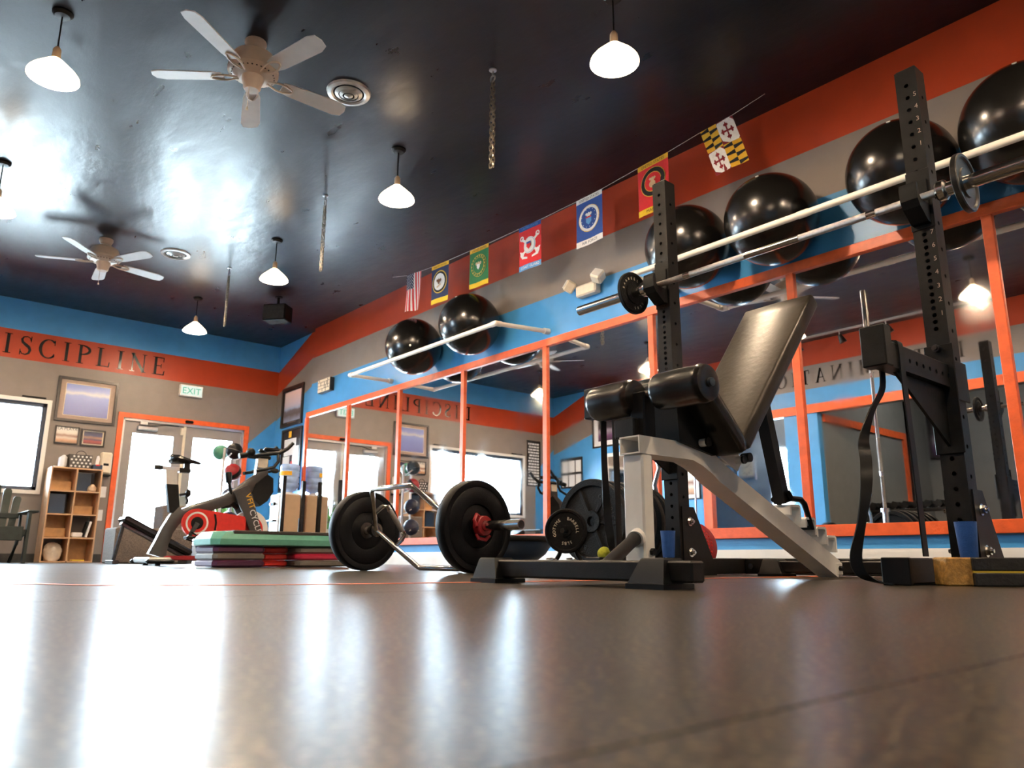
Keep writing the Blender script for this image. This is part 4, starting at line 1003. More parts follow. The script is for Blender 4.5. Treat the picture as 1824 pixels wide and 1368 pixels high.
# ladder catches for the back support
for yy, zz in ((2.60, .232), (2.70, .190), (2.775, .158), (2.845, .128)):
    obj('ladder_catch', MB().prism([(yy-.045, zz-.005), (yy-.045, zz+.024), (yy-.035, zz+.032), (yy+.018, zz+.032), (yy+.026, zz+.024), (yy+.026, zz-.03), (yy+.018, zz-.03), (yy+.018, zz+.018), (yy+.012, zz+.024), (yy-.036, zz+.024), (yy-.038, zz-.005)],
        lambda u, v, d: Vector((bcx+d, u, v)), -.055, .055), 'bench_white', bn, 25)
# pads
def pad(name, p0, p1, th, x0, x1, x0b, x1b, face, parent, bev=.02):
    """slab between (y,z) points p0->p1 on its face, thickness th behind; widths at p0 and p1"""
    p0 = Vector(p0); p1 = Vector(p1); L = (p1-p0).length; tg = (p1-p0)/L; n = Vector((tg.y, -tg.x))    # n points away from the face
    rows = []
    nseg = 10
    prof = [(0, bev), (bev*.3, bev*.3), (bev, 0), (th-bev, 0), (th-bev*.3, bev*.3), (th, bev)]
    mb = MB(); vs = []; S_ = [bev*.0, bev*.3, bev]+[L*k/nseg for k in range(1, nseg)]+[L-bev, L-bev*.3, L]
    cross = []
    for q, s_ in enumerate(S_):
        f = s_/L; xa_, xb_ = x0+(x0b-x0)*f, x1+(x1b-x1)*f
        inset = bev if s_ == 0 or s_ == L else (bev*.35 if q in (1, len(S_)-2) else 0)
        t0, t1 = inset, th-inset
        ring = []
        e = bev if inset == 0 else bev*.9
        for (xx, d) in ((xa_+e+inset*.3, t0), ((xa_+xb_)/2, t0-(.004 if inset == 0 else 0)), (xb_-e-inset*.3, t0), (xb_-e*.3-inset*.3, t0+e*.3), (xb_-inset*.3, t0+e), (xb_-inset*.3, t1-e), (xb_-e*.3-inset*.3, t1-e*.3), (xb_-e-inset*.3, t1), (xa_+e+inset*.3, t1), (xa_+e*.3+inset*.3, t1-e*.3), (xa_+inset*.3, t1-e), (xa_+inset*.3, t0+e), (xa_+e*.3+inset*.3, t0+e*.3)):
            p = p0+tg*s_+n*d; ring.append((xx, p.x, p.y))
        cross.append(ring)
    m = len(cross[0])
    for r_ in cross: vs += r_
    fs = [[i*m+k, i*m+(k+1) % m, (i+1)*m+(k+1) % m, (i+1)*m+k] for i in range(len(cross)-1) for k in range(m)]+[list(range(m))[::-1], [(len(cross)-1)*m+k for k in range(m)]]
    mb.add(vs, fs)
    return obj(name, mb, face, parent, 50)
pad('backrest_pad', (2.15, .455), (2.665, 1.062), .062, -1.645, -1.385, -1.665, -1.372, 'leather_face', bn, .011)
pad('seat_pad', (2.215, .452), (1.955, .668), -.070, -1.66, -1.38, -1.66, -1.38, 'leather', bn, .022) if False else pad('seat_pad', (1.955, .665), (2.205, .445), .072, -1.66, -1.375, -1.66, -1.385, 'leather', bn, .022)
bk = obj('backrest_board', MB().prism([(2.22, .452), (2.245, .435), (2.745, 1.02), (2.72, 1.04)], lambda u, v, d: Vector((bcx+d, u, v)), -.10, .10), 'black', bn, 20)
obj('back_support_bar', MB().prism([(2.44, .67), (2.485, .655), (2.585, .275), (2.545, .265)], lambda u, v, d: Vector((bcx+.02+d, u, v)), -.022, .022), 'black', bn, 20)
obj('support_handle', MB().tube([(bcx+.045, 2.56, .31), (bcx+.05, 2.575, .285), (bcx+.05, 2.64, .285), (bcx+.05, 2.665, .27), (bcx+.05, 2.705, .185), (bcx-.05, 2.705, .185), (bcx-.05, 2.66, .28), (bcx-.02, 2.575, .285)], .0105, 8), 'black', bn)
obj('seat_bracket', MB().prism([(2.02, .555), (2.06, .57), (2.28, .40), (2.25, .36), (2.16, .395)], lambda u, v, d: Vector((bcx+d, u, v)), .044, .050).prism([(2.02, .555), (2.06, .57), (2.28, .40), (2.25, .36), (2.16, .395)], lambda u, v, d: Vector((bcx+d, u, v)), -.050, -.044), 'bench_white', bn, 20)
obj('seat_frame', MB().prism([(1.93, .57), (2.0, .585), (2.20, .415), (2.12, .40), (2.03, .415), (1.94, .43)], lambda u, v, d: Vector((bcx+d, u, v)), -.05, .05), 'black', bn, 20)
for yy, zz in ((2.05, .435), (2.245, .395)):
    obj('pivot_tube', MB().cyl((bcx-.065, yy, zz), (bcx+.075, yy, zz), .013, seg=14), 'bench_white', bn)
    for xx in (bcx+.075, bcx-.073): obj('pivot_cap', MB().cyl((xx, yy, zz), (xx+.008, yy, zz), .0145, seg=14), 'black', bn)
obj('pivot_cap', MB().cyl((bcx+.055, 2.275, .405), (bcx+.085, 2.275, .405), .016, seg=14), 'black', bn)
for yy, zz in ((2.10, .505), (2.165, .445)): obj('bracket_bolt', MB().cyl((bcx+.05, yy, zz), (bcx+.062, yy, zz), .010, seg=6), 'black', bn, 30)
# leg-hold rollers and their post
ra, rz_ = 1.82, .565
def roller(x0, x1):
    n = 14; mb = MB(); R = .057
    mb.lathe([(.012, 0), (R*.75, .0), (R*.93, .006), (R, .018), (R*1.02, .09), (R, abs(x1-x0)-.03), (R*1.03, abs(x1-x0)-.022), (R, abs(x1-x0)-.014), (R*.93, abs(x1-x0)-.004), (R*.7, abs(x1-x0)), (.012, abs(x1-x0))], (min(x0, x1), ra, rz_), (1, 0, 0), 28)
    obj('leg_roller', mb, 'leather', bn, 50)
roller(-1.715, -1.535); roller(-1.455, -1.265)
obj('roller_axle', MB().cyl((-1.73, ra, rz_), (-1.255, ra, rz_), .013, seg=12), 'darksteel', bn)
obj('roller_post', MB().box((bcx-.028, 1.80, .432), (bcx+.028, 1.855, .575), bev=.004), 'black', bn)
obj('post_block', MB().box((-1.595, 1.775, .433), (-1.515, 1.84, .492), bev=.004), 'rack', bn)
gp = obj('transport_grip', MB().lathe([(0, 0), (.017, .002), (.0225, .006), (.023, .012), (.019, .02), (.018, .24), (.021, .262), (.021, .27)], (-1.405, 1.505, .042), (Vector((-1.508, 1.768, .135))-Vector((-1.405, 1.505, .042))), 20), 'black', bn)
obj('grip_socket', MB().cyl((-1.497, 1.745, .125), (-1.51, 1.775, .135), .025, seg=16), 'bench_white', bn)

# ================================================================== PLATES BEHIND THE BENCH
pr_ = thing('plate_rack', 'low black floor rack holding the row of big iron plates behind the bench', 'plate rack', (-2.78, 3.22, 0))
PA = Vector((.10, -.97, 0)).normalized(); PC0 = Vector((-2.835, 2.97, .262)); PS = PA.orthogonal(); PX_ = Vector((-PA.y, PA.x, 0))
for sg in (-1, 1):
    a = PC0+PX_*sg*.13+PA*.03; b = PC0+PX_*sg*.13-PA*.53
    obj('bottom_rail', MB().tube([(a.x, a.y, .03), (b.x, b.y, .03)], .018, 10), 'rack', pr_)
for k in range(2):
    c = PC0-PA*(.02+.52*k)
    obj('cross_bar', MB().tube([(c-PX_*.2).xy.to_3d()+Vector((0, 0, .018)), (c+PX_*.2).xy.to_3d()+Vector((0, 0, .018))], .016, 8), 'rack', pr_)
plabs = ['big spoked iron plate at the front of the row behind the bench', 'second big iron plate in the row behind the bench', 'third big iron plate in the row behind the bench',
         'fourth big iron plate in the row behind the bench', 'fifth big iron plate in the row behind the bench', 'big iron plate at the far end of the row behind the bench']
for k in range(6):
    c = PC0-PA*(.085*k)
    weight_plate('weight_plate', plabs[k], 'weight plate', (c.x, c.y, c.z), PA, .222 if k < 5 else .215, .036, .026, words=[('OLYMPIC', .95, .17), ('BARBELL', -2.3, .17)] if k == 0 else None, group='big iron plates in the floor row',
                 base=(c.x, c.y, c.z-.222), spokes=6 if k == 0 else 0, tmat='darksteel', tsize=.034, lipr=.128)
sp_c = Vector((-2.84, 2.785, .208))
sa_ = thing('plate_peg_stand', 'short black peg stand carrying the five pound plate in front of the big plates', 'stand', (sp_c.x, sp_c.y, 0))
SA = Vector((.45, -.89, 0)).normalized()
obj('peg', MB().cyl(sp_c-SA*.02, sp_c+SA*.07, .0125, seg=14), 'darksteel', sa_)
for sg in (-1, 1):
    q = Vector((-SA.y, SA.x, 0))*sg
    obj('stand_leg', MB().tube([sp_c-SA*.018+Vector((0, 0, -.01)), sp_c-SA*.02+q*.05+Vector((0, 0, -.12)), (sp_c-SA*.02+q*.10).xy.to_3d()+Vector((0, 0, .012))], .011, 8), 'rack', sa_)
weight_plate('small_weight_plate', 'five pound black plate with cream raised letters below the left spotter arm', 'weight plate', sp_c+SA*.012, SA, .112, .022, .0135,
             words=[('GOTYME', -1.25, .27), ('BARBELL', .95, .24), ('5LBS', 3.14-.1, .24)], tsize=.022, lipr=.055, base=(sp_c.x, sp_c.y, sp_c.z-.112))
for k, (x, y, a) in enumerate(((-2.75, 2.73, .3), (-2.80, 2.64, 1.1))):
    mb = MB()
    for j in range(5): mb.tube([(x+.026*math.cos(2*PI*i/16), y+.026*math.sin(2*PI*i/16), .02+.011*j+.0006*i) for i in range(16)], .003, 5, closed=True)
    ang = a
    for sg in (0, .9): mb.tube([(x+.026*math.cos(ang+sg), y+.026*math.sin(ang+sg), .05), (x+.075*math.cos(ang+sg), y+.075*math.sin(ang+sg), .055)], .003, 5)
    solid('spring_collar', mb, 'chrome', ['steel spring collar on the floor below the five pound plate', 'second steel spring collar on the floor right of the other'][k], 'collar', 'spring collars on the floor')
tb = MB().sphere((-2.58, 2.78, .095), .033, 18, 12)
solid('tennis_ball', tb, 'tennis', 'yellow tennis ball resting behind the bench between plate and post', 'ball', base=(-2.58, 2.78, .062))
solid('storage_tray', MB().box((-2.66, 2.70, 0), (-2.50, 2.86, .062), bev=.008), 'black', 'small black block on the floor under the tennis ball', 'block')
# upright bars in the floor holder behind the left upright
vb = thing('bar_holder', 'black floor holder tube block for standing bars near the plates', 'bar holder', (-2.80, 3.62, 0))
obj('holder_base', MB().box((-2.98, 3.56, 0), (-2.40, 3.72, .03), bev=.004), 'rack', vb)
for xx in (-2.81, -2.93): obj('holder_tube', MB().lathe([(.030, .028), (.030, .20), (.027, .20), (.027, .03)], (xx, 3.63, 0), (0, 0, 1), 18), 'rack', vb)
t = thing('standing_barbell', 'chrome barbell standing upright in the holder behind the left rack upright', 'barbell', (-2.81, 3.63, .032))
X_, Y_ = -2.81, 3.63
obj('shaft', MB().cyl((X_, Y_, .45), (X_, Y_, 1.90), .014, seg=16), 'knurl', t)
for z0, z1 in ((.74, .775), (1.05, 1.30), (1.56, 1.60)): obj('smooth_band', MB().cyl((X_, Y_, z0), (X_, Y_, z1), .0147, seg=16), 'chrome', t)
for z0, z1 in ((.032, .45), (1.90, 2.33)): obj('sleeve', MB().cyl((X_, Y_, z0), (X_, Y_, z1), .0245, seg=20), 'chrome', t)
for zc_ in (.45, 1.885): obj('sleeve_collar', MB().cyl((X_, Y_, zc_), (X_, Y_, zc_+.03), .036, seg=20), 'chrome', t)
t = thing('standing_curl_bar', 'short chrome curl bar standing in the holder left of the long bar', 'barbell', (-2.93, 3.63, .032))
obj('sleeve', MB().cyl((-2.93, 3.63, .032), (-2.93, 3.63, .30), .0245, seg=18), 'chrome', t)
obj('shaft', MB().tube([(-2.93, 3.63, .30), (-2.93, 3.63, .42), (-2.95, 3.63, .50), (-2.91, 3.63, .60), (-2.93, 3.63, .68)], .013, 10), 'chrome', t)

# red balance disc leaning behind the left upright
dc_ = Vector((-2.30, 3.09, .128)); da = Vector((.62, -.55, .12)).normalized()
t = thing('balance_disc', 'red knobbly balance disc leaning on edge behind the left rack foot', 'balance disc', (dc_.x, dc_.y, 0))
obj('disc_body', MB().lathe([(0, .045), (.045, .042), (.08, .033), (.106, .016), (.122, 0), (.106, -.018), (.08, -.026), (0, -.028)], dc_, da, 36), 'darkred', t, 60)
mb = MB(); e1 = da.orthogonal().normalized(); e2 = da.cross(e1)
for j, rr in enumerate((.02, .038, .056, .074, .092)):
    n = int(10+j*7)
    for k in range(n):
        a = 2*PI*k/n; p = dc_+(e1*math.cos(a)+e2*math.sin(a))*rr+da*(.045-.032*(rr/.112)**2.2)
        mb.cyl(p, p+da*.007, .0055, .003, seg=5)
o = obj('disc_knobs', mb, 'red', t); o['kind'] = 'stuff'

# blue cups at the feet of both uprights
for xx, yy, zz, lab in ((-2.172, 2.752, .0765, 'blue tapered plastic sleeve standing in front of the left rack upright'), (-.968, 2.752, .0765, 'blue tapered plastic sleeve in front of the right rack upright, behind the wood block')):
    t = thing('blue_sleeve', lab, 'sleeve', (xx, yy, zz), 0, 'blue sleeves at the rack feet')
    z0 = .0770
    t.location = (xx, yy, z0); WM[t.name] = Matrix.Translation((xx, yy, z0))
    obj('sleeve_wall', MB().lathe([(.024, 0), (.026, .004), (.0325, .108), (.033, .115), (.031, .115), (.030, .109), (.023, .006), (0, .004)], (xx, yy, z0), (0, 0, 1), 24), 'bluecup', t)

# stacked wood blocks at the right rack foot
wx = Matrix.Translation((-.915, 2.375, 0)) @ Matrix.Rotation(math.radians(48), 4, 'Z')
t = thing('wood_block', 'stacked wood blocks with one raw end and black painted boards by the right rack foot', 'wood block', (-.80, 2.50, 0))
obj('raw_end_block', MB().box((0, -.04, 0), (.072, .04, .078), bev=.004, xf=wx), 'endgrain', t)
obj('painted_board', MB().box((.066, -.055, .0), (.62, .05, .036), bev=.003, xf=wx), 'blackpaint', t)
obj('painted_board', MB().box((.066, -.05, .0415), (.62, .055, .078), bev=.003, xf=wx), 'blackpaint', t)
obj('glue_line', MB().box((.067, -.048, .036), (.615, .045, .0415), xf=wx), 'yellow', t, 0)

# resistance bands over the spotter arms
def ribbon(path, w, th=.004):
    """path: list of (point, width-direction)"""
    mb = MB(); vs = []
    for i, (p, wd) in enumerate(path):
        p = Vector(p); wd = Vector(wd).normalized()
        a = Vector(path[max(i-1, 0)][0]); b = Vector(path[min(i+1, len(path)-1)][0]); n = (b-a).normalized().cross(wd).normalized()
        vs += [p-wd*w/2-n*th/2, p+wd*w/2-n*th/2, p+wd*w/2+n*th/2, p-wd*w/2+n*th/2]
    n_ = len(path)
    return mb.add(vs, [[4*i+k, 4*i+(k+1) % 4, 4*i+4+(k+1) % 4, 4*i+4+k] for i in range(n_-1) for k in range(4)]+[[3, 2, 1, 0], [4*n_-4+k for k in range(4)]])
def smooth_path(P, n=6):
    out = []
    for i in range(len(P)-1):
        p0, p1, p2, p3 = P[max(i-1, 0)], P[i], P[i+1], P[min(i+2, len(P)-1)]
        for k in range(n):
            t_ = k/n
            f = lambda j: tuple(.5*((2*p1[j][c])+(-p0[j][c]+p2[j][c])*t_+(2*p0[j][c]-5*p1[j][c]+4*p2[j][c]-p3[j][c])*t_*t_+(-p0[j][c]+3*p1[j][c]-3*p2[j][c]+p3[j][c])*t_**3) for c in range(3))
            out.append((f(0), f(1)))
    out.append(P[-1]); return out
yw = (0, 1, 0)
def band(xc, yb_, label, foot):
    z = .645; a = .032
    P = [((xc+a+.006, yb_, .080), yw), ((xc+a+.004, yb_, .35), yw), ((xc+a, yb_, .60), yw), ((xc+a, yb_, .715), yw), ((xc+.02, yb_, .734), yw), ((xc-.02, yb_, .734), yw), ((xc-a, yb_, .715), yw), ((xc-a-.002, yb_, .60), yw)]+foot
    m_ = MB().merge(ribbon(smooth_path(P), .034))
    return solid('resistance_band', m_, 'black', label, 'band', 'resistance bands on the spotter arms', base=(xc, yb_, min(v.z for v in m_.v)))
band(RXR, 2.405, 'long black resistance band looped over the right spotter arm and twisting to the floor',
     [((-1.055, 2.36, .52), yw), ((-1.075, 2.33, .43), (.5, .8, 0)), ((-1.065, 2.31, .36), (1, .2, 0)), ((-1.06, 2.28, .27), (.6, .8, 0)), ((-1.07, 2.25, .17), (.3, 1, 0)), ((-1.085, 2.23, .08), (.7, .6, 0)), ((-1.075, 2.235, .03), (.8, .5, 0)), ((-1.04, 2.26, .008), (.8, -.5, 0)), ((-1.0, 2.265, .004), (.3, -1, 0))])
band(RXL, 2.40, 'long black resistance band looped over the left spotter arm',
     [((-2.215, 2.40, .45), yw), ((-2.21, 2.40, .33), (.3, 1, 0)), ((-2.20, 2.40, .22), (.8, .5, 0)), ((-2.185, 2.40, .12), (.3, 1, 0)), ((-2.165, 2.40, .09), yw)])

# ================================================================== HEX BAR WITH TWO BUMPER PLATES
hb = Vector((-3.515, 2.315, .225)); U = Vector((.995, .07, 0)).normalized(); V_ = Vector((.07, -.995, 0)).normalized()
phi = math.radians(51); D_ = V_*math.cos(phi)+Vector((0, 0, math.sin(phi))); N_ = U.cross(D_)
if N_.z < 0: N_ = -N_
H = lambda u, w, n=0: hb+U*u+D_*w+N_*n
t = thing('hex_bar', 'chrome hex trap bar tilted on the floor between two black bumper plates', 'trap bar', (hb.x, hb.y, 0))
hexp = [(-.36, .0), (-.345, .03), (-.185, .255), (-.165, .268), (.165, .268), (.185, .255), (.345, .03), (.36, 0), (.345, -.03), (.185, -.255), (.165, -.268), (-.165, -.268), (-.185, -.255), (-.345, -.03)]
obj('hex_frame', MB().tube([H(u, w) for u, w in hexp], .0145, 12, closed=True), 'chrome', t)
for sg in (-1, 1):
    hp = [(.275, .115, 0), (.275, .115, -.06), (.268, .10, -.085), (.268, -.10, -.085), (.275, -.115, -.06), (.275, -.115, 0)]
    h_ = obj('handle', MB().tube([H(sg*u, w, -n) for u, w, n in hp], .013, 10), 'chrome', t)
    obj('handle_grip', MB().tube([H(sg*.268, .075, .085), H(sg*.268, -.075, .085)], .0145, 12), 'knurl', h_)
    sl = obj('sleeve', MB().cyl(H(sg*.355, 0), H(sg*.80, 0), .0245, seg=24), 'chrome', t)
    obj('sleeve_flange', MB().cyl(H(sg*.355, 0), H(sg*.378, 0), .038, seg=24), 'chrome', sl)
    obj('sleeve_end', MB().cyl(H(sg*.80, 0), H(sg*.802, 0), .019, seg=20), 'darksteel', sl)
def bumper(c, ax, label):
    R = .225; h = .034
    t = thing('bumper_plate', label, 'weight plate', (c.x, c.y, c.z-R), 0, 'bumper plates on the hex bar')
    obj('rubber_disc', MB().lathe([(.026, -h*.6), (.10, -h*.6), (.105, -h*.5), (.107, -h*.85), (.115, -h), (.185, -h), (.19, -h*.9), (.195, -h), (R-.006, -h), (R, -h*.75), (R, h*.75), (R-.006, h), (.195, h), (.19, h*.9), (.185, h), (.115, h), (.107, h*.85), (.105, h*.5), (.10, h*.6), (.026, h*.6), (.026, -h*.6)], c, ax, 56), 'rubber', t, 40)
    obj('hub_ring', MB().lathe([(.0255, -h*.75), (.045, -h*.7), (.045, h*.7), (.0255, h*.75)], c, ax, 28), 'darksteel', t)
bumper(hb+U*-.475, U, 'black bumper plate on the left end of the hex bar')
bumper(hb+U*.475, U, 'black bumper plate on the right end of the hex bar, with red clamp')
cc = hb+U*.535
t = thing('bar_clamp', 'red plastic clamp collar on the right sleeve of the hex bar', 'clamp', (cc.x, cc.y, cc.z-.05))
obj('clamp_ring', MB().lathe([(.026, -.022), (.046, -.022), (.05, -.016), (.05, .016), (.046, .022), (.026, .022), (.026, -.022)], cc, U, 12), 'darkred', t, 20)
for a0 in (.4, 2.5):
    e1 = Vector((0, 0, 1)); e2 = U.cross(e1)
    q = lambda r, a, d: cc+(e1*math.cos(a)+e2*math.sin(a))*r+U*d
    obj('clamp_lever', MB().tube([q(.05, a0, -.01), q(.066, a0+.25, 0), q(.068, a0+.8, .01), q(.055, a0+1.25, .016)], .010, 8), 'darkred', t)
cc2 = hb+U*-.535
# ================================================================== STEP PLATFORM
SX0, SX1, SY0, SY1 = -5.95, -5.54, 1.98, 3.10
def step_plate(name, x0, x1, y0, y1, z0, z1, m, parent=None, chx=.05, label=None, cat=None, group=None):
    b = .012
    mb = MB(); lo = [(x0, y0), (x1, y0), (x1, y1), (x0, y1)]
    def ring(ins, z, c):
        return [(x0+ins+c, y0+ins, z), (x1-ins-c, y0+ins, z), (x1-ins, y0+ins+c, z), (x1-ins, y1-ins-c, z), (x1-ins-c, y1-ins, z), (x0+ins+c, y1-ins, z), (x0+ins, y1-ins-c, z), (x0+ins, y0+ins+c, z)]
    R = [ring(b, z0, chx), ring(0, z0+b, chx), ring(0, z1-b, chx), ring(b, z1, chx), ring(.05, z1, chx*.6)]
    vs = [p for r_ in R for p in r_]
    fs = [list(range(8))[::-1], [32+k for k in range(8)]]+[[8*i+k, 8*i+(k+1) % 8, 8*i+8+(k+1) % 8, 8*i+8+k] for i in range(4) for k in range(8)]
    mb.add(vs, fs)
    if parent is not None: return obj(name, mb, m, parent, 30)
    return solid(name, mb, m, label, cat, group, base=((x0+x1)/2, (y0+y1)/2, z0), smooth=30)
for col, (ya, yb2, cs, nm) in enumerate(((SY0, SY0+.38, ('purple', 'stepgrey', 'purple'), 'left stack of the green step'), (SY1-.50, SY1-.02, ('stepgrey', 'magenta', 'stepgrey'), 'right stack of the green step'))):
    for k, c in enumerate(cs):
        nmz = ['bottom', 'middle', 'top'][k]
        col_n = dict(purple='plum', stepgrey='taupe', magenta='crimson')[c]
        step_plate('step_riser', SX0, SX1, ya, yb2, .004+.049*k, .051+.049*k, c, None, .03, '%s aerobic step riser, %s one in the %s' % (col_n, nmz, nm), 'riser', 'step risers under the green step')
for k in range(3):
    step_plate('step_riser', SX0+.03, SX1-.10, SY0+.40, SY1-.52, .004+.049*k, .051+.049*k, 'red', None, .02, 'red aerobic step riser, %s one between the two outer stacks' % ['bottom', 'middle', 'top'][k], 'riser', 'step risers under the green step')
t = thing('step_platform', 'sea green aerobic step platform with black tread on stacked risers', 'step platform', ((SX0+SX1)/2, (SY0+SY1)/2, .152))
mb = MB()
def sring(ins, z, c): return [(SX0+ins+c, SY0+ins-.01, z), (SX1-ins-c, SY0+ins-.01, z), (SX1-ins+.01, SY0+ins+c, z), (SX1-ins+.01, SY1-ins-c, z), (SX1-ins-c, SY1-ins+.01, z), (SX0+ins+c, SY1-ins+.01, z), (SX0+ins-.01, SY1-ins-c, z), (SX0+ins-.01, SY0+ins+c, z)]
R = [sring(.0, .153, .04), sring(-.012, .160, .04), sring(-.012, .20, .045), sring(.02, .248, .06), sring(.03, .254, .06)]
mb.add([p for r_ in R for p in r_], [list(range(8))[::-1], [32+k for k in range(8)]]+[[8*i+k, 8*i+(k+1) % 8, 8*i+8+(k+1) % 8, 8*i+8+k] for i in range(4) for k in range(8)])
obj('platform_body', mb, 'green', t, 25)
obj('tread_mat', MB().box((SX0+.03, SY0+.13, .235), (SX1+.002, SY1-.06, .262), bev=.006), 'steppad', t)

# ================================================================== DOME TRAINER (upside down)
bc = Vector((-4.05, 3.42, 0))
t = thing('balance_trainer', 'navy half dome balance trainer lying flat side up behind the hex bar', 'balance trainer', tuple(bc))
obj('dome', MB().lathe([(0, 0), (.08, .008), (.17, .04), (.25, .10), (.295, .165), (.305, .185)], bc, (0, 0, 1), 40), 'navy', t, 80)
obj('platform_rim', MB().lathe([(.30, .178), (.318, .185), (.322, .20), (.318, .213), (.30, .218), (0, .215)], bc, (0, 0, 1), 40), 'black', t, 40)

# ================================================================== SPIN BIKE
BX = -8.2
bk_ = thing('spin_bike', 'charcoal spin bike with red chain guard in front of the glass door', 'exercise bike', (BX, 2.75, 0))
def slab(name, poly, xc, hw_, m, parent=bk_, sm=20): return obj(name, MB().prism(poly, lambda u, v, d: Vector((xc+d, u, v)), -hw_, hw_), m, parent, sm)
def curve2(P, W_, xc, hw_, m, name, parent=bk_):
    L_ = []; R_ = []
    for i, p in enumerate(P):
        a = Vector(P[max(i-1, 0)]); b = Vector(P[min(i+1, len(P)-1)]); tg = (b-a).normalized(); n = Vector((-tg.y, tg.x)); w_ = W_[i]/2
        L_.append(Vector(p)+n*w_); R_.append(Vector(p)-n*w_)
    mb = MB(); vs = []
    for i in range(len(P)):
        for q in (L_[i], R_[i]):
            e = hw_*.72
            pass
        l, r_ = L_[i], R_[i]; md = (l+r_)/2
        vs += [(xc-hw_*.6, l.x, l.y), (xc+hw_*.6, l.x, l.y), (xc+hw_, md.x, md.y), (xc+hw_*.6, r_.x, r_.y), (xc-hw_*.6, r_.x, r_.y), (xc-hw_, md.x, md.y)]
    n_ = len(P)
    mb.add(vs, [[6*i+k, 6*i+(k+1) % 6, 6*i+6+(k+1) % 6, 6*i+6+k] for i in range(n_-1) for k in range(6)]+[list(range(6))[::-1], [6*n_-6+k for k in range(6)]])
    return obj(name, mb, m, parent, 50)
curve2([(2.365, .09), (2.40, .22), (2.44, .34), (2.50, .45), (2.58, .53)], [.17, .13, .12, .13, .16], BX, .05, 'charcoal', 'rear_leg')
curve2([(2.55, .50), (2.68, .555), (2.85, .61), (3.0, .67), (3.14, .755), (3.28, .86), (3.40, .95)], [.10, .11, .12, .12, .13, .15, .14], BX, .045, 'charcoal', 'main_frame')
fk = curve2([(3.12, .80), (3.18, .68), (3.25, .52), (3.31, .38), (3.36, .24), (3.40, .11)], [.16, .17, .13, .12, .12, .12], BX+.09, .022, 'charcoal', 'fork_leg')
curve2([(3.12, .80), (3.18, .68), (3.25, .52), (3.31, .38), (3.36, .24), (3.40, .11)], [.16, .17, .13, .12, .12, .12], BX-.09, .022, 'charcoal', 'fork_leg')
mb = MB(); ang = math.radians(-67); ca, sa = math.cos(ang), math.sin(ang)
FN = lambda y0, z0: (lambda a, b: Vector((BX+.1135, y0+a*ca-b*sa, z0+a*sa+b*ca)))
text(mb, 'VFIT', FN(3.200, .655), .088); obj('fork_lettering', mb, 'f_orange', fk, 0)
mb = MB(); text(mb, 'CYCLE', FN(3.275, .445), .088); obj('fork_lettering', mb, 'paper', fk, 0)
slab('seat_tube', [(2.44, .52), (2.545, .50), (2.50, .80), (2.385, .80)], BX, .032, 'black')
slab('seat_post', [(2.385, .80), (2.49, .80), (2.475, .945), (2.365, .945)], BX, .024, 'silver')
slab('seat_slide', [(2.33, .945), (2.52, .94), (2.52, .975), (2.33, .98)], BX, .022, 'alu')
slab('slide_end', [(2.255, .942), (2.335, .942), (2.335, .985), (2.255, .985)], BX, .026, 'black')
slab('slide_clamp', [(2.50, .925), (2.61, .928), (2.61, .972), (2.50, .972)], BX, .028, 'black')
obj('saddle_clamp', MB().box((BX-.02, 2.545, .97), (BX+.02, 2.60, 1.045), bev=.006), 'black', bk_)
mb = MB(); sec = []
for (y, w_, zt, th) in ((2.395, .05, 1.09, .05), (2.41, .10, 1.105, .085), (2.46, .125, 1.105, .09), (2.52, .105, 1.09, .07), (2.58, .06, 1.078, .055), (2.64, .035, 1.068, .042), (2.70, .026, 1.052, .032), (2.715, .012, 1.045, .015)):
    sec.append([(BX-w_, y, zt-th*.5), (BX-w_*.7, y, zt-.008), (BX, y, zt), (BX+w_*.7, y, zt-.008), (BX+w_, y, zt-th*.5), (BX+w_*.6, y, zt-th), (BX, y, zt-th*.9), (BX-w_*.6, y, zt-th)])
mb.add([p for s_ in sec for p in s_], [[8*i+k, 8*i+(k+1) % 8, 8*i+8+(k+1) % 8, 8*i+8+k] for i in range(len(sec)-1) for k in range(8)]+[list(range(8))[::-1], [8*len(sec)-8+k for k in range(8)]])
obj('saddle', mb, 'leather', bk_, 60)
obj('post_knob', MB().cyl((BX, 2.53, .70), (BX, 2.60, .715), .012, seg=8).sphere((BX, 2.615, .72), .042, 12, 8, sc=(.8, .7, 1)).tube([(BX, 2.60, .69), (BX+.02, 2.61, .64), (BX+.02, 2.60, .61)], .014, 8), 'black', bk_)
# chain guard, crank, pedals
cg = (2.70, .42)
gp_ = [(cg[0]+.142*math.cos(a), cg[1]+.142*math.sin(a)) for a in [math.radians(75+k*(360-75-55)/20) for k in range(21)]]
gp_ = [(cg[0]+.145*math.cos(math.radians(72+k*216/18)), cg[1]+.145*math.sin(math.radians(72+k*216/18))) for k in range(19)]+[(3.20, .335), (3.205, .50)]
cgo = slab('chain_guard', gp_, BX+.075, .022, 'red')
obj('guard_ring', MB().lathe([(.095, .0225), (.113, .0235), (.113, .022), (.095, .022)], (BX+.075, *cg), (1, 0, 0), 36), 'paper', cgo, 0)
obj('guard_hub', MB().lathe([(0, .034), (.05, .033), (.062, .024), (.062, .02)], (BX+.075, *cg), (1, 0, 0), 28), 'black', cgo)
obj('guard_slot', MB().prism([(2.86, .52), (2.885, .51), (2.90, .43), (2.895, .35), (2.875, .35), (2.88, .43)], lambda u, v, d: Vector((BX+.0975+d, u, v)), 0, .002), 'black', cgo, 0)
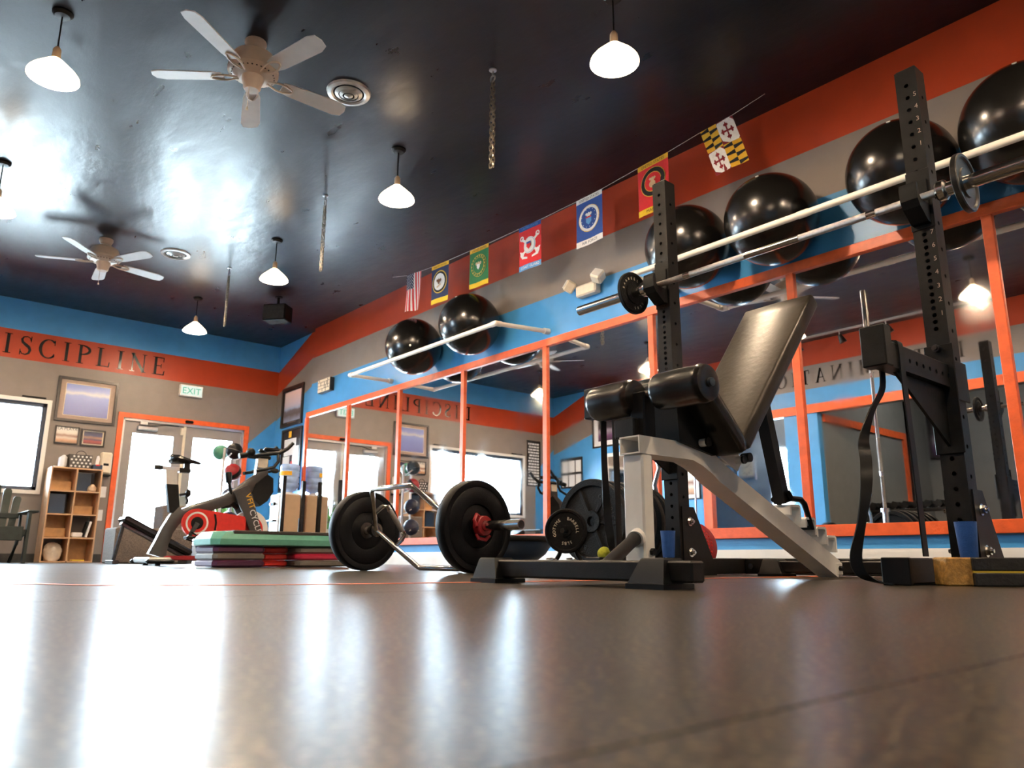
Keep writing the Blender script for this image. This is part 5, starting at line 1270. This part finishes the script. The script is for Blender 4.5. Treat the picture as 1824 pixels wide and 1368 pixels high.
for sg in (1, -1):
    x0 = BX+sg*.115; dy, dz = -sg*.085, -sg*.15
    obj('crank_arm', MB().prism([(cg[0]-.02, cg[1]+.01), (cg[0]+.02, cg[1]-.01), (cg[0]+dy+.016, cg[1]+dz-.012), (cg[0]+dy-.016, cg[1]+dz-.004)], lambda u, v, d: Vector((x0+d, u, v)), -.010, .010), 'darksteel', bk_)
    p = obj('pedal', MB().box((min(x0, x0+sg*.11), cg[0]+dy-.045, cg[1]+dz-.014), (max(x0, x0+sg*.11), cg[0]+dy+.045, cg[1]+dz+.014), bev=.006), 'black', bk_)
    obj('toe_cage', MB().tube([(x0+sg*.06, cg[0]+dy-.04, cg[1]+dz-.012), (x0+sg*.06, cg[0]+dy+.05, cg[1]+dz-.04), (x0+sg*.06, cg[0]+dy+.07, cg[1]+dz+.02), (x0+sg*.06, cg[0]+dy+.01, cg[1]+dz+.055)], .009, 6), 'black', p)
# flywheel
fw_ = obj('flywheel', MB().lathe([(.02, -.03), (.12, -.03), (.125, -.018), (.135, -.022), (.20, -.022), (.205, -.015), (.205, .015), (.20, .022), (.135, .022), (.125, .018), (.12, .03), (.02, .03)], (BX, 3.28, .37), (1, 0, 0), 44), 'white', bk_, 30)
obj('flywheel_web', MB().lathe([(.0, .034), (.09, .034), (.12, .031)], (BX, 3.28, .37), (1, 0, 0), 32), 'darkred', fw_)
obj('flywheel_ring', MB().lathe([(.125, .0225), (.145, .0240), (.145, .022)], (BX, 3.28, .37), (1, 0, 0), 36), 'red', fw_)
obj('brake_arm', MB().tube([(BX, 3.06, .66), (BX, 3.10, .62), (BX, 3.14, .60)], .03, 10).tube([(BX+.0, 2.97, .60), (BX, 3.10, .63)], .022, 8), 'black', bk_)
# head, handlebar post, handlebars
slab('handlebar_post', [(3.29, .86), (3.44, .93), (3.425, 1.14), (3.31, 1.14)], BX, .03, 'charcoal')
slab('post_scale', [(3.315, 1.04), (3.42, 1.04), (3.425, 1.14), (3.31, 1.14)], BX, .0312, 'cream')
slab('head_shroud', [(3.36, .62), (3.44, .68), (3.50, .78), (3.49, .93), (3.42, .97), (3.30, .86), (3.26, .72)], BX, .055, 'black')
obj('head_knob', MB().sphere((BX, 3.52, 1.02), .04, 12, 8, sc=(.7, 1.3, .7)).cyl((BX, 3.43, 1.0), (BX, 3.50, 1.015), .014, seg=8), 'black', bk_)
obj('tension_knob', MB().cyl((BX+.02, 3.06, .70), (BX+.02, 3.015, .86), .018, .016, seg=10).lathe([(0, .0), (.03, .0), (.036, .10), (.03, .115), (0, .12)], (BX+.02, 3.015, .85), (0, -.12, 1), 12), 'black', bk_)
obj('handlebar_stem', MB().box((BX-.03, 3.20, 1.135), (BX+.03, 3.46, 1.175), bev=.01).sphere((BX, 3.235, 1.20), .05, 14, 8).cyl((BX, 3.20, 1.17), (BX, 3.11, 1.15), .03, seg=10), 'black', bk_)
for sg in (1, -1):
    xo = BX+sg*.20
    obj('handlebar', MB().tube([(BX, 3.30, 1.165), (BX+sg*.08, 3.33, 1.175), (BX+sg*.17, 3.40, 1.185), (xo, 3.47, 1.19), (xo+sg*.01, 3.56, 1.25), (xo+sg*.01, 3.62, 1.315)], [.022, .022, .022, .024, .022, .020], 10), 'black', bk_)
    obj('drop_bar', MB().tube([(xo, 3.46, 1.18), (xo+sg*.01, 3.465, 1.10), (xo+sg*.01, 3.42, 1.035), (xo, 3.33, 1.005), (xo-sg*.03, 3.24, .985)], .0185, 10), 'black', bk_)
obj('arm_rest', MB().box((BX-.10, 3.35, 1.215), (BX-.03, 3.56, 1.26), bev=.018).box((BX+.03, 3.35, 1.215), (BX+.10, 3.56, 1.26), bev=.018), 'black', bk_)
# feet
for yc, nm in ((2.33, 'rear_stabiliser'), (3.38, 'front_stabiliser')):
    f_ = obj(nm, MB().box((BX-.26, yc-.11, .028), (BX+.26, yc+.11, .078), bev=.014), 'silver', bk_)
    for sg in (-1, 1):
        obj('end_cap', MB().box((BX+sg*.265-.03, yc-.13, .02), (BX+sg*.265+.03, yc+.13, .06), bev=.014), 'black', f_)
        obj('leveling_foot', MB().cyl((BX+sg*.2, yc, 0), (BX+sg*.2, yc, .03), .024, seg=12), 'black', f_)
obj('lower_beam', MB().box((BX-.035, 2.40, .05), (BX+.035, 3.36, .095), bev=.008), 'darkred', bk_)

bk_.location = (BX*.896, 2.75*.896, 0); bk_.scale = (.896, .896, .896)

# ================================================================== LOW INCLINE BENCH AND FOAM BOXES NEAR THE DOOR
t = thing('incline_bench', 'low black sloping padded bench behind the spin bike', 'bench', (-8.95, 2.55, 0))
mI = Matrix.Translation((-8.95, 2.55, .28)) @ Matrix.Rotation(math.radians(-27), 4, 'X')
obj('bench_pad', MB().box((-.14, -.40, -.02), (.14, .40, .05), bev=.02, xf=mI), 'leather', t)
obj('bench_frame', MB().box((-.04, -.38, -.055), (.04, .42, -.02), xf=mI, bev=.004), 'darksteel', t)
obj('bench_leg', MB().tube([(-8.95, 2.22, .40), (-8.95, 2.16, .02)], .02, 8), 'darksteel', t)
obj('floor_bar', MB().box((-9.10, 2.12, 0), (-8.80, 2.18, .04), bev=.005), 'darksteel', t)
obj('floor_bar', MB().box((-9.10, 2.86, 0), (-8.80, 2.92, .04), bev=.005), 'darksteel', t)
obj('bench_leg', MB().tube([(-8.95, 2.84, .14), (-8.95, 2.89, .02)], .02, 8), 'darksteel', t)
solid('foam_box', MB().box((-10.05, 2.30, 0), (-9.55, 3.15, .40), bev=.015), 'carpetbox', 'low brown speckled foam box on the floor before the glass door', 'box')
solid('foam_box', MB().box((-10.75, 3.02, 0), (-10.35, 3.42, .72), bev=.015), 'carpetbox', 'tall speckled foam box standing between the two glass doors behind the bike', 'box')

# ================================================================== BOOKCASE
t = thing('cube_bookcase', 'birch cube bookcase of eight cells standing between window and door', 'bookcase', (-11.68, 2.215, 0))
BX0, BX1, BY0, BY1, BH = -11.87, -11.50, 1.915, 2.525, 1.225
for y in (BY0, BY1-.018): obj('side_panel', MB().box((BX0, y, 0), (BX1, y+.018, BH), bev=.001), 'shelfwood', t)
obj('divider', MB().box((BX0, 2.211, .018), (BX1-.001, 2.229, BH-.018)), 'shelfwood', t)
obj('top_panel', MB().box((BX0, BY0+.018, BH-.018), (BX1, BY1-.018, BH), bev=.001), 'shelfwood', t)
for k in range(4):
    for (a, b) in ((BY0+.018, 2.211), (2.229, BY1-.018)): obj('shelf', MB().box((BX0, a, k*.302), (BX1-.002, b, k*.302+.018)), 'shelfwood', t)
cells = {(0, 1): 1, (1, 0): 0, (2, 1): 0, (3, 0): 1}
for r_ in range(4):
    for c_, (a, b) in enumerate(((BY0+.018, 2.211), (2.229, BY1-.018))):
        if (r_+c_) % 2 == 1: obj('back_panel', MB().box((BX0+.005, a, .018+r_*.302), (BX0+.011, b, .302+r_*.302)), 'wood', t, 0)
zz = lambda r_: .0185+.302*r_
# what the cells hold
def lump(name, c, s_, m, label, cat, seed=0, base=None):
    rnd = random.Random(seed); mb = MB(); mb.sphere((0, 0, 0), 1, 20, 14)
    fz = [(rnd.uniform(3, 8), rnd.uniform(3, 8), rnd.uniform(0, 6), rnd.uniform(.03, .08)) for _ in range(6)]
    out = []
    for v in mb.v:
        k = 1+sum(a*math.sin(p*v.x+q*v.z+ph) for p, q, ph, a in fz); w = v*k
        z = max(w.z, -.72)
        out.append(Vector((c[0]+w.x*s_[0], c[1]+w.y*s_[1], c[2]+(z+.72)*s_[2]/1.72)))
    mb.v = out; return solid(name, mb, m, label, cat, smooth=60)
lump('plastic_bag', (-11.64, 2.07, zz(0)), (.11, .105, .22), 'bag', 'crumpled white plastic bag in the bottom left cell of the bookcase', 'bag', 3)
solid('yellow_strap', MB().box((-11.66, 2.29, zz(0)), (-11.54, 2.44, zz(0)+.018), bev=.006), 'yellow', 'flat yellow strap in the bottom right cell of the bookcase', 'strap')
solid('tissue_pack', MB().box((-11.66, 2.255, zz(1)), (-11.55, 2.39, zz(1)+.065), bev=.015), 'paper', 'pale tissue pack in the right cell, second row from the bottom', 'box')
mL = Matrix.Translation((-11.60, 2.44, zz(1)+.002)) @ Matrix.Rotation(math.radians(-12), 4, 'X')
solid('folder', MB().box((-.06, -.035, 0), (.06, -.006, .21), bev=.003, xf=mL), 'paper', 'white folder leaning in the right cell beside the tissue pack', 'folder')
solid('folder', MB().box((-.06, -.065, 0), (.06, -.042, .20), bev=.003, xf=mL), 'black', 'black folder leaning in the right cell beside the white folder', 'folder')
solid('dark_box', MB().box((-11.83, 1.945, zz(2)), (-11.58, 2.14, zz(2)+.26), bev=.006), 'navy', 'dark blue fabric box in the left cell, third row up', 'box')
solid('dark_box', MB().box((-11.83, 2.24, zz(3)), (-11.62, 2.42, zz(3)+.25), bev=.006), 'navy', 'dark fabric box in the top right cell of the bookcase', 'box')
lump('paper_bag', (-11.57, 2.43, zz(3)), (.042, .05, .10), 'tan', 'small crumpled tan paper bag in the top right bookcase cell', 'bag', 5)
solid('clear_bin', MB().box((-11.85, 1.945, zz(3)), (-11.66, 2.20, zz(3)+.13), bev=.01), 'wood', 'low wooden bin in the top left cell of the bookcase', 'bin')
solid('clear_bin', MB().box((-11.85, 2.24, zz(2)), (-11.66, 2.49, zz(2)+.12), bev=.01), 'wood', 'low wooden bin in the right cell, third row up', 'bin')
solid('clear_bin', MB().box((-11.85, 1.945, zz(1)), (-11.66, 2.20, zz(1)+.12), bev=.01), 'wood', 'low wooden bin in the left cell, second row up', 'bin')
# on top
t = thing('star_bag', 'black tote bag with white stars on top of the bookcase', 'bag', (-11.66, 2.24, BH))
mb = MB(); b_ = [(-11.76, 2.125), (-11.56, 2.125), (-11.56, 2.375), (-11.76, 2.375)]; t_ = [(-11.75, 2.11), (-11.57, 2.11), (-11.57, 2.39), (-11.75, 2.39)]
mb.add([(x, y, BH+.001) for x, y in b_]+[(x, y, BH+.185) for x, y in t_], [[3, 2, 1, 0], [4, 5, 6, 7]]+[[k, (k+1) % 4, 4+(k+1) % 4, 4+k] for k in range(4)])
obj('bag_body', mb, 'pic_frame', t, 0)
obj('bag_handle', MB().tube([(-11.565, 2.19+.12*(.5-.5*math.cos(PI*k/10)), BH+.18+.055*math.sin(PI*k/10)) for k in range(11)], .004, 6), 'black', t)
mb = MB(); rnd = random.Random(4)
for i in range(4):
    for j in range(5):
        y = 2.145+.05*j+(.025 if i % 2 else 0); z = BH+.03+.043*i; r_ = .020
        if y > 2.38: continue
        x = -11.5605-.01*(z-BH)/.185*1.0+.0015
        P = [Vector((x, y+(r_ if k % 2 == 0 else r_*.42)*math.sin(PI*k/5+.3*j), z+(r_ if k % 2 == 0 else r_*.42)*math.cos(PI*k/5+.3*j))) for k in range(10)]
        mb.add(P, [list(range(10))])
o = obj('star_print', mb, 'paper', t, 0); o['kind'] = 'stuff'
solid('towel_stack', MB().box((-11.78, 2.02, BH), (-11.58, 2.10, BH+.17), bev=.03), 'paper', 'white folded towel standing left of the star bag on the bookcase', 'towel')
solid('paper_sheet', MB().box((-11.72, 1.94, BH), (-11.54, 2.06, BH+.012), bev=.002), 'paper', 'loose white sheets at the left end of the bookcase top', 'paper')
t = thing('tissue_box', 'dark tissue box with white tissue at the right end of the bookcase top', 'tissue box', (-11.62, 2.45, BH))
obj('box_body', MB().box((-11.70, 2.405, BH), (-11.54, 2.52, BH+.065), bev=.004), 'navy', t)
obj('box_opening', MB().box((-11.60, 2.435, BH+.05), (-11.538, 2.485, BH+.066)), 'red', t, 0)
obj('tissue', MB().prism([(2.435, 0), (2.48, 0), (2.488, .09), (2.47, .13), (2.45, .12), (2.44, .06)], lambda u, v, d: Vector((-11.60+d+.02*v, u, BH+.066+v)), -.012, .012), 'paper', t)
t = thing('soap_dispenser', 'cream wall dispenser between the bookcase and the door frame', 'dispenser', (XB, 2.615, 1.20))
obj('dispenser_body', MB().box((XB, 2.54, 1.20), (XB+.11, 2.69, 1.50), bev=.02), 'cream', t)
obj('dispenser_opening', MB().box((XB+.105, 2.58, 1.31), (XB+.112, 2.65, 1.345), bev=.003), 'black', t, 0)
obj('drip_tray', MB().box((XB, 2.54, 1.165), (XB+.12, 2.69, 1.19), bev=.008), 'black', t)
solid('wall_note', MB().box((XB, 2.58, .88), (XB+.004, 2.68, 1.03)), 'paper', 'upper white paper note on the wall right of the bookcase', 'note', 'paper notes by the door')
solid('wall_note', MB().box((XB, 2.57, .56), (XB+.004, 2.67, .71)), 'paper', 'lower white paper note on the wall right of the bookcase', 'note', 'paper notes by the door')

# ================================================================== GARDEN CHAIR
t = thing('garden_chair', 'dark green plastic slatted garden chair left of the bookcase', 'chair', (-10.25, 1.20, 0))
G = Matrix.Translation((-10.30, 1.20, 0))
for k in range(6):
    a = (k-2.5)/2.5; yb2 = a*.20; yt = a*.29; top = .90-.14*a*a
    w0, w1 = .064, .088
    mb = MB(); P0 = [(-.12, yb2-w0/2, .28), (-.12, yb2+w0/2, .28)]; zs = [.28, .5, .72, top-.03, top]
    vs = []
    for z in zs:
        f = (z-.28)/.62; xx = -.12-.30*f; yy = yb2+(yt-yb2)*f; w_ = (w0+(w1-w0)*f)*(.6 if z == zs[-1] else 1)
        vs += [(xx, yy-w_/2, z), (xx, yy+w_/2, z), (xx-.014, yy+w_/2, z), (xx-.014, yy-w_/2, z)]
    mb.add([G @ Vector(v) for v in vs], [[4*i+q, 4*i+(q+1) % 4, 4*i+4+(q+1) % 4, 4*i+4+q] for i in range(4) for q in range(4)]+[[3, 2, 1, 0], [16, 17, 18, 19]])
    obj('back_slat', mb, 'chair', t, 30)
for k in range(6): obj('seat_slat', MB().box((-.10+.085*k, -.25, .30+.012*k), (-.03+.085*k, .25, .318+.012*k), bev=.004, xf=G), 'chair', t)
obj('seat_apron', MB().box((.39, -.26, .24), (.41, .26, .39), bev=.006, xf=G), 'chair', t)
obj('back_rail', MB().box((-.24, -.29, .50), (-.215, .29, .56), bev=.006, xf=G), 'chair', t)
for sg in (-1, 1):
    obj('arm_rest', MB().box((-.30, sg*.33-.055, .545), (.42, sg*.33+.055, .568), bev=.008, xf=G), 'chair', t)
    obj('front_leg', MB().prism([(.31, 0), (.40, 0), (.41, .545), (.28, .545)], lambda u, v, d: G @ Vector((u, sg*.305+d, v)), -.014, .014), 'chair', t)
    obj('rear_leg', MB().prism([(-.44, 0), (-.34, 0), (.06, .34), (.38, .36), (.38, .30), (.04, .25)], lambda u, v, d: G @ Vector((u, sg*.275+d, v)), -.012, .012), 'chair', t)
    obj('arm_support', MB().box((-.27, sg*.31-.012, .20), (-.22, sg*.31+.012, .545), bev=.004, xf=G), 'chair', t)

# ================================================================== MEDICINE BALL TREE
t = thing('ball_tree', 'white steel tree rack of medicine balls by the glass door', 'rack', (-9.8, 3.63, 0))
tx, ty = -9.8, 3.63
for yy in (-.07, .07): obj('post', MB().cyl((tx-.10, ty+yy, .03), (tx-.10, ty+yy, 1.45), .016, seg=10), 'white', t)
obj('tree_base', MB().tube([(tx-.12, ty-.25, .02), (tx-.10, ty, .03), (tx-.12, ty+.25, .02)], .018, 8).tube([(tx-.10, ty, .03), (tx+.28, ty, .02)], .018, 8), 'white', t)
bz = [1.40, 1.135, .82, .52, .22]
for z in bz:
    for yy in (-.06, .06): obj('ball_arm', MB().tube([(tx-.10, ty+yy, z-.10), (tx+.02, ty+yy*1.15, z-.09), (tx+.15, ty+yy*1.2, z-.045)], .008, 8), 'white', t)
mk = [('black', 'black medicine ball, topmost on the white tree rack', .105), ('darkred', 'red and black medicine ball, second from the top of the tree rack', .105),
      ('medblue', 'dark blue medicine ball in the middle of the tree rack', .115), ('medblue', 'dark blue medicine ball, fourth down on the tree rack', .118), ('black', 'black medicine ball, lowest on the tree rack', .12)]
for z, (m, lab, R) in zip(bz, mk):
    b_ = thing('medicine_ball', lab, 'ball', (tx+.05, ty, z-R), 0, 'medicine balls on the tree rack')
    obj('ball_shell', MB().sphere((tx+.05, ty, z), R, 28, 18), m, b_, 180)
    if m == 'darkred': obj('ball_band', MB().lathe([(R*math.cos(a)+.0015, R*math.sin(a)) for a in [-.3+.06*k for k in range(11)]], (tx+.05, ty, z), (.5, -.6, .6), 28), 'black', b_, 180)
    else: obj('ball_band', MB().lathe([(R*math.cos(a)+.0012, R*math.sin(a)) for a in [-.04+.02*k for k in range(5)]], (tx+.05, ty, z), (0, .3, 1), 28), 'darksteel', b_, 180)
b_ = thing('medicine_ball', 'green medicine ball behind the topmost black one', 'ball', (tx-.22, ty-.07, 1.30), 0, 'medicine balls on the tree rack')
obj('ball_shell', MB().sphere((tx-.225, ty-.075, 1.405), .10, 24, 16), 'medgreen', b_, 180)
obj('ball_perch', MB().tube([(tx-.10, ty-.07, 1.33), (tx-.17, ty-.075, 1.315), (tx-.27, ty-.075, 1.32)], .008, 8).tube([(tx-.10, ty+.05, 1.33), (tx-.17, ty-.02, 1.315), (tx-.26, ty-.03, 1.33)], .008, 8), 'white', t)
lump('duffel_bag', (-10.25, 3.78, 0), (.22, .36, .64), 'medblue', 'dark blue bag on the floor before the right glass door', 'bag', 9)
# beach coloured ball on a white stand is seen in the mirror beside the orange post
# ================================================================== PLANT
t = thing('potted_plant', 'potted spider plant with long arching leaves right of the glass door', 'plant', (-11.45, 4.10, 0))
px_, py_ = -11.45, 4.10
obj('plant_pot', MB().lathe([(0, .002), (.10, .002), (.14, .50), (.15, .52), (.135, .52), (.12, .48), (0, .47)], (px_, py_, 0), (0, 0, 1), 24), 'white', t)
obj('soil', MB().lathe([(0, .495), (.126, .49)], (px_, py_, 0), (0, 0, 1), 20), 'f_brown', t)
rnd = random.Random(11)
for k in range(46):
    a = rnd.uniform(0, 2*PI); L = rnd.uniform(.25, .50); hh = rnd.uniform(.16, .46); w_ = rnd.uniform(.012, .02)
    c, s_ = math.cos(a), math.sin(a); vs = []
    for i in range(6):
        f = i/5; r_ = .03+L*f*.75; z = .49+hh*math.sin(f*2.35)*1.1-(.22*f*f if f > .5 else 0); ww = w_*(1-f**2)+.001
        x = max(px_+c*r_, XB+.02)
        vs += [(x-s_*ww, py_+s_*r_+c*ww, z), (x, py_+s_*r_, z-.006), (x+s_*ww, py_+s_*r_-c*ww, z)]
    obj('leaf', MB().add(vs, [[3*i+q, 3*i+q+1, 3*i+4+q, 3*i+3+q] for i in range(5) for q in range(2)]), 'leaf', t, 60)

# ================================================================== WATER COOLER
t = thing('water_cooler', 'beige sided water cooler with a blue bottle in the corner', 'water cooler', (-10.64, 4.79, 0))
obj('cooler_cabinet', MB().box((-10.80, 4.62, .01), (-10.485, 4.955, .96), bev=.012), 'cooler', t)
obj('cooler_front', MB().box((-10.79, 4.605, .02), (-10.495, 4.622, .955), bev=.006), 'white', t)
obj('tap_recess', MB().box((-10.775, 4.600, .58), (-10.55, 4.607, .86), bev=.003), 'silver', t)
for x, m in ((-10.73, 'red'), (-10.67, 'bluecup'), (-10.61, 'white')): obj('tap', MB().box((x-.014, 4.565, .80), (x+.014, 4.605, .845), bev=.005), m if m != 'white' else 'black', t)
obj('drip_tray', MB().box((-10.775, 4.55, .575), (-10.55, 4.606, .60), bev=.004), 'darksteel', t)
obj('lower_vent', MB().box((-10.77, 4.601, .10), (-10.52, 4.607, .20), bev=.002), 'black', t)
obj('cooler_top', MB().lathe([(.16, .955), (.15, .975), (.06, .985), (.05, 1.0)], (-10.64, 4.80, 0), (0, 0, 1), 28), 'white', t)
obj('bottle_body', MB().lathe([(.03, .97), (.04, 1.0), (.10, 1.03), (.135, 1.07), (.138, 1.11), (.130, 1.12), (.130, 1.13), (.138, 1.14), (.138, 1.20), (.130, 1.21), (.130, 1.22), (.138, 1.23), (.138, 1.30), (.130, 1.31), (.138, 1.32), (.136, 1.38), (.12, 1.40), (0, 1.405)], (-10.64, 4.80, 0), (0, 0, 1), 32), 'bottle', t, 50)
mb = MB(); n = 10
for k in range(n):
    a0, a1 = -1.9+1.7*k/n, -1.9+1.7*(k+1)/n
    mb.quad(*[(-10.64+.1395*math.cos(a), 4.80+.1395*math.sin(a), z) for a, z in ((a0, 1.235), (a1, 1.235), (a1, 1.295), (a0, 1.295))])
obj('bottle_label', mb, 'f_orange', t)

# ================================================================== PUSH SLED
t = thing('push_sled', 'black steel push sled with two tall posts beside the water cooler', 'sled', (-10.2, 4.72, 0))
for x, y, z in ((-10.25, 4.55, 1.19), (-10.28, 4.86, 1.14)): obj('tall_post', MB().box((x-.026, y-.026, .05), (x+.026, y+.026, z), bev=.004), 'rack', t)
obj('weight_post', MB().cyl((-10.02, 4.72, .05), (-10.02, 4.72, .60), .026, seg=16), 'rack', t)
for y in (4.55, 4.86): obj('runner', MB().prism([(-10.40, .05), (-10.34, .0), (-9.65, .0), (-9.58, .05)], lambda u, v, d, y=y: Vector((u, y+d, v)), -.03, .03), 'rack', t)
for x in (-10.25, -10.02, -9.75): obj('cross_member', MB().box((x-.03, 4.55, .045), (x+.03, 4.86, .085), bev=.004), 'rack', t)

# ================================================================== FLOOR TAPE
mb = MB(); L_ = [(-2.33, .20), (-2.36, .38), (-2.15, .50), (-1.99, .80), (-1.92, 1.02), (-1.86, 1.40), (-1.82, 1.80), (-1.78, 2.3), (-1.77, 2.7), (-1.73, 3.25)]
Lp = smooth_path([((x, y, 0), (0, 0, 0)) for x, y in L_], 4); P = [Vector(p[0]) for p in Lp]; vs = []
for i, p in enumerate(P):
    tg = (P[min(i+1, len(P)-1)]-P[max(i-1, 0)]).normalized(); n = Vector((-tg.y, tg.x, 0)); w_ = .024
    vs += [p-n*w_+Vector((0, 0, .0004)), p+n*w_+Vector((0, 0, .0004)), p+n*w_+Vector((0, 0, .0012)), p-n*w_+Vector((0, 0, .0012))]
mb.add(vs, [[4*i+k, 4*i+(k+1) % 4, 4*i+4+(k+1) % 4, 4*i+4+k] for i in range(len(P)-1) for k in range(4)])
solid('floor_tape', mb, 'tape', 'worn orange tape line running across the rubber floor', 'tape', base=(-1.9, 1.5, 0))

# ================================================================== BACK ROOM SEEN IN THE MIRRORS
t = thing('dumbbell_rack', 'black rack of dumbbells in the back room, seen in the mirror', 'rack', (-5.05, -2.6, 0))
for z in (.45, .82): obj('rack_shelf', MB().box((-5.83, -2.85, z), (-4.3, -2.5, z+.04), bev=.004), 'rack', t)
for x in (-5.83, -4.28): obj('rack_side', MB().box((x-.03, -2.86, 0), (x+.03, -2.46, .95), bev=.004), 'rack', t)
d0 = thing('dumbbell', 'black hex dumbbell on the top shelf of the back room rack, seen in the mirror', 'dumbbell', (-5.72, -2.67, .86), 0, 'dumbbells in the back room')
for sg in (-1, 1): obj('dumbbell_head', MB().cyl((-5.72, -2.67+sg*.06, .925), (-5.72, -2.67+sg*.15, .925), .06, seg=6), 'black', d0, 20)
obj('dumbbell_grip', MB().cyl((-5.72, -2.73, .925), (-5.72, -2.61, .925), .016, seg=10), 'chrome', d0)
for k in range(1, 9): dup(d0, (-5.72+.165*k, -2.67, .86), label='black hex dumbbell on the top shelf of the back room rack, seen in the mirror')
for k in range(9): dup(d0, (-5.72+.165*k, -2.67, .49), label='black hex dumbbell on the lower shelf of the back room rack, seen in the mirror')
t = thing('cable_machine', 'dark cable machine with chrome guide rods in the back room', 'cable machine', (-3.2, -4.2, 0))
for x in (-3.75, -2.65):
    obj('frame_post', MB().box((x-.04, -4.3, 0), (x+.04, -4.2, 2.25), bev=.005), 'rack', t)
    obj('frame_foot', MB().box((x-.04, -4.6, 0), (x+.04, -3.8, .06), bev=.005), 'rack', t)
obj('top_beam', MB().box((-3.79, -4.3, 2.17), (-2.61, -4.2, 2.25), bev=.005), 'rack', t)
obj('pull_bar', MB().tube([(-3.9, -4.05, 2.0), (-3.6, -4.05, 2.06), (-2.8, -4.05, 2.06), (-2.5, -4.05, 2.0)], .016, 10), 'chrome', t)
for x in (-3.45, -3.25, -3.05): obj('guide_rod', MB().cyl((x, -4.25, .1), (x, -4.25, 2.17), .013, seg=10), 'chrome', t)
for k in range(8): obj('stack_plate', MB().box((-3.48, -4.32, .12+.055*k), (-3.02, -4.18, .17+.055*k), bev=.004), 'iron', t)
for k, (x, y, lab) in enumerate(((-7.3, -3.9, 'flat black padded bench in the side room, seen in the mirror'),)):
    t = thing('flat_bench', lab, 'bench', (x, y, 0))
    obj('bench_pad', MB().box((x-.6, y-.14, .38), (x+.6, y+.14, .46), bev=.02), 'leather', t)
    for dx in (-.42, .42): obj('bench_leg', MB().box((x+dx-.03, y-.12, 0), (x+dx+.03, y+.12, .38), bev=.005), 'rack', t)
solid('chrome_pole', MB().cyl((-8.22, -1.25, 0), (-8.22, -1.25, 1.9), .016, seg=12).cyl((-8.22, -1.25, 0), (-8.22, -1.25, .03), .09, seg=20), 'chrome', 'thin chrome pole standing by the blue wall, seen in the mirror', 'pole')
bl_ = thing('beach_ball', 'red green and white ball on a white stand, seen in the mirror', 'ball', (-10.9, -.75, .80))
obj('ball_shell', MB().sphere((-10.9, -.75, .95), .15, 24, 16), 'white', bl_, 180)
for a0, m in ((.2, 'red'), (2.3, 'medgreen')):
    mb = MB(); vs = []; n, r_ = 8, .1508
    for i in range(n+1):
        for j in range(7):
            th = PI*i/n; ph = a0+1.05*j/6; vs.append((-10.9+r_*math.sin(th)*math.cos(ph), -.75+r_*math.sin(th)*math.sin(ph), .95+r_*math.cos(th)))
    mb.add(vs, [[i*7+j, i*7+7+j, i*7+8+j, i*7+j+1] for i in range(n) for j in range(6)]); obj('ball_panel', mb, m, bl_, 180)
t = thing('ball_stand', 'white steel floor stand under the coloured ball', 'stand', (-10.9, -.75, 0))
for a in (.5, 2.6, 4.7): obj('stand_leg', MB().cyl((-10.9+.10*math.cos(a), -.75+.10*math.sin(a), .82), (-10.9+.20*math.cos(a), -.75+.20*math.sin(a), 0), .014, seg=8), 'white', t)
obj('stand_ring', MB().tube([(-10.9+.105*math.cos(2*PI*k/20), -.75+.105*math.sin(2*PI*k/20), .825) for k in range(20)], .012, 8, closed=True), 'white', t)
t = thing('ceiling_track', 'ceiling track light bar along the opposite wall, seen in the mirror', 'light fixture', (-5.0, -1.05, ZC))
obj('track_bar', MB().box((-6.3, -1.07, ZC-.03), (-3.2, -1.03, ZC)), 'silver', t)
for x in (-6.0, -5.3, -4.6, -3.9):
    h_ = obj('spot_head', MB().lathe([(0, 0), (.03, .0), (.05, .10), (.055, .13), (.045, .13), (0, .115)], (x, -1.05, ZC-.08), (.3, -.25, -1), 16), 'darksteel', t)
    obj('spot_stem', MB().cyl((x, -1.05, ZC-.03), (x, -1.05, ZC-.09), .010, seg=8), 'silver', h_)
t = thing('tube_light', 'bright fluorescent tube light in the side room, seen in the mirror', 'light fixture', (-8.1, -3.6, ZC))
obj('fixture_body', MB().box((-8.8, -3.7, ZC-.06), (-7.4, -3.5, ZC), bev=.01), 'white', t)
obj('diffuser', MB().box((-8.75, -3.68, ZC-.075), (-7.45, -3.52, ZC-.06)), 'tube', t, 0)
t = thing('tube_light', 'added fill light built as a tube fixture over the dumbbell room', 'light fixture', (-4.4, -3.3, ZC))  # made-up fixture, added to brighten the back room in the mirrors
obj('fixture_body', MB().box((-5.1, -3.4, ZC-.06), (-3.7, -3.2, ZC), bev=.01), 'white', t)
obj('diffuser', MB().box((-5.05, -3.38, ZC-.075), (-3.75, -3.22, ZC-.06)), 'tube', t, 0)
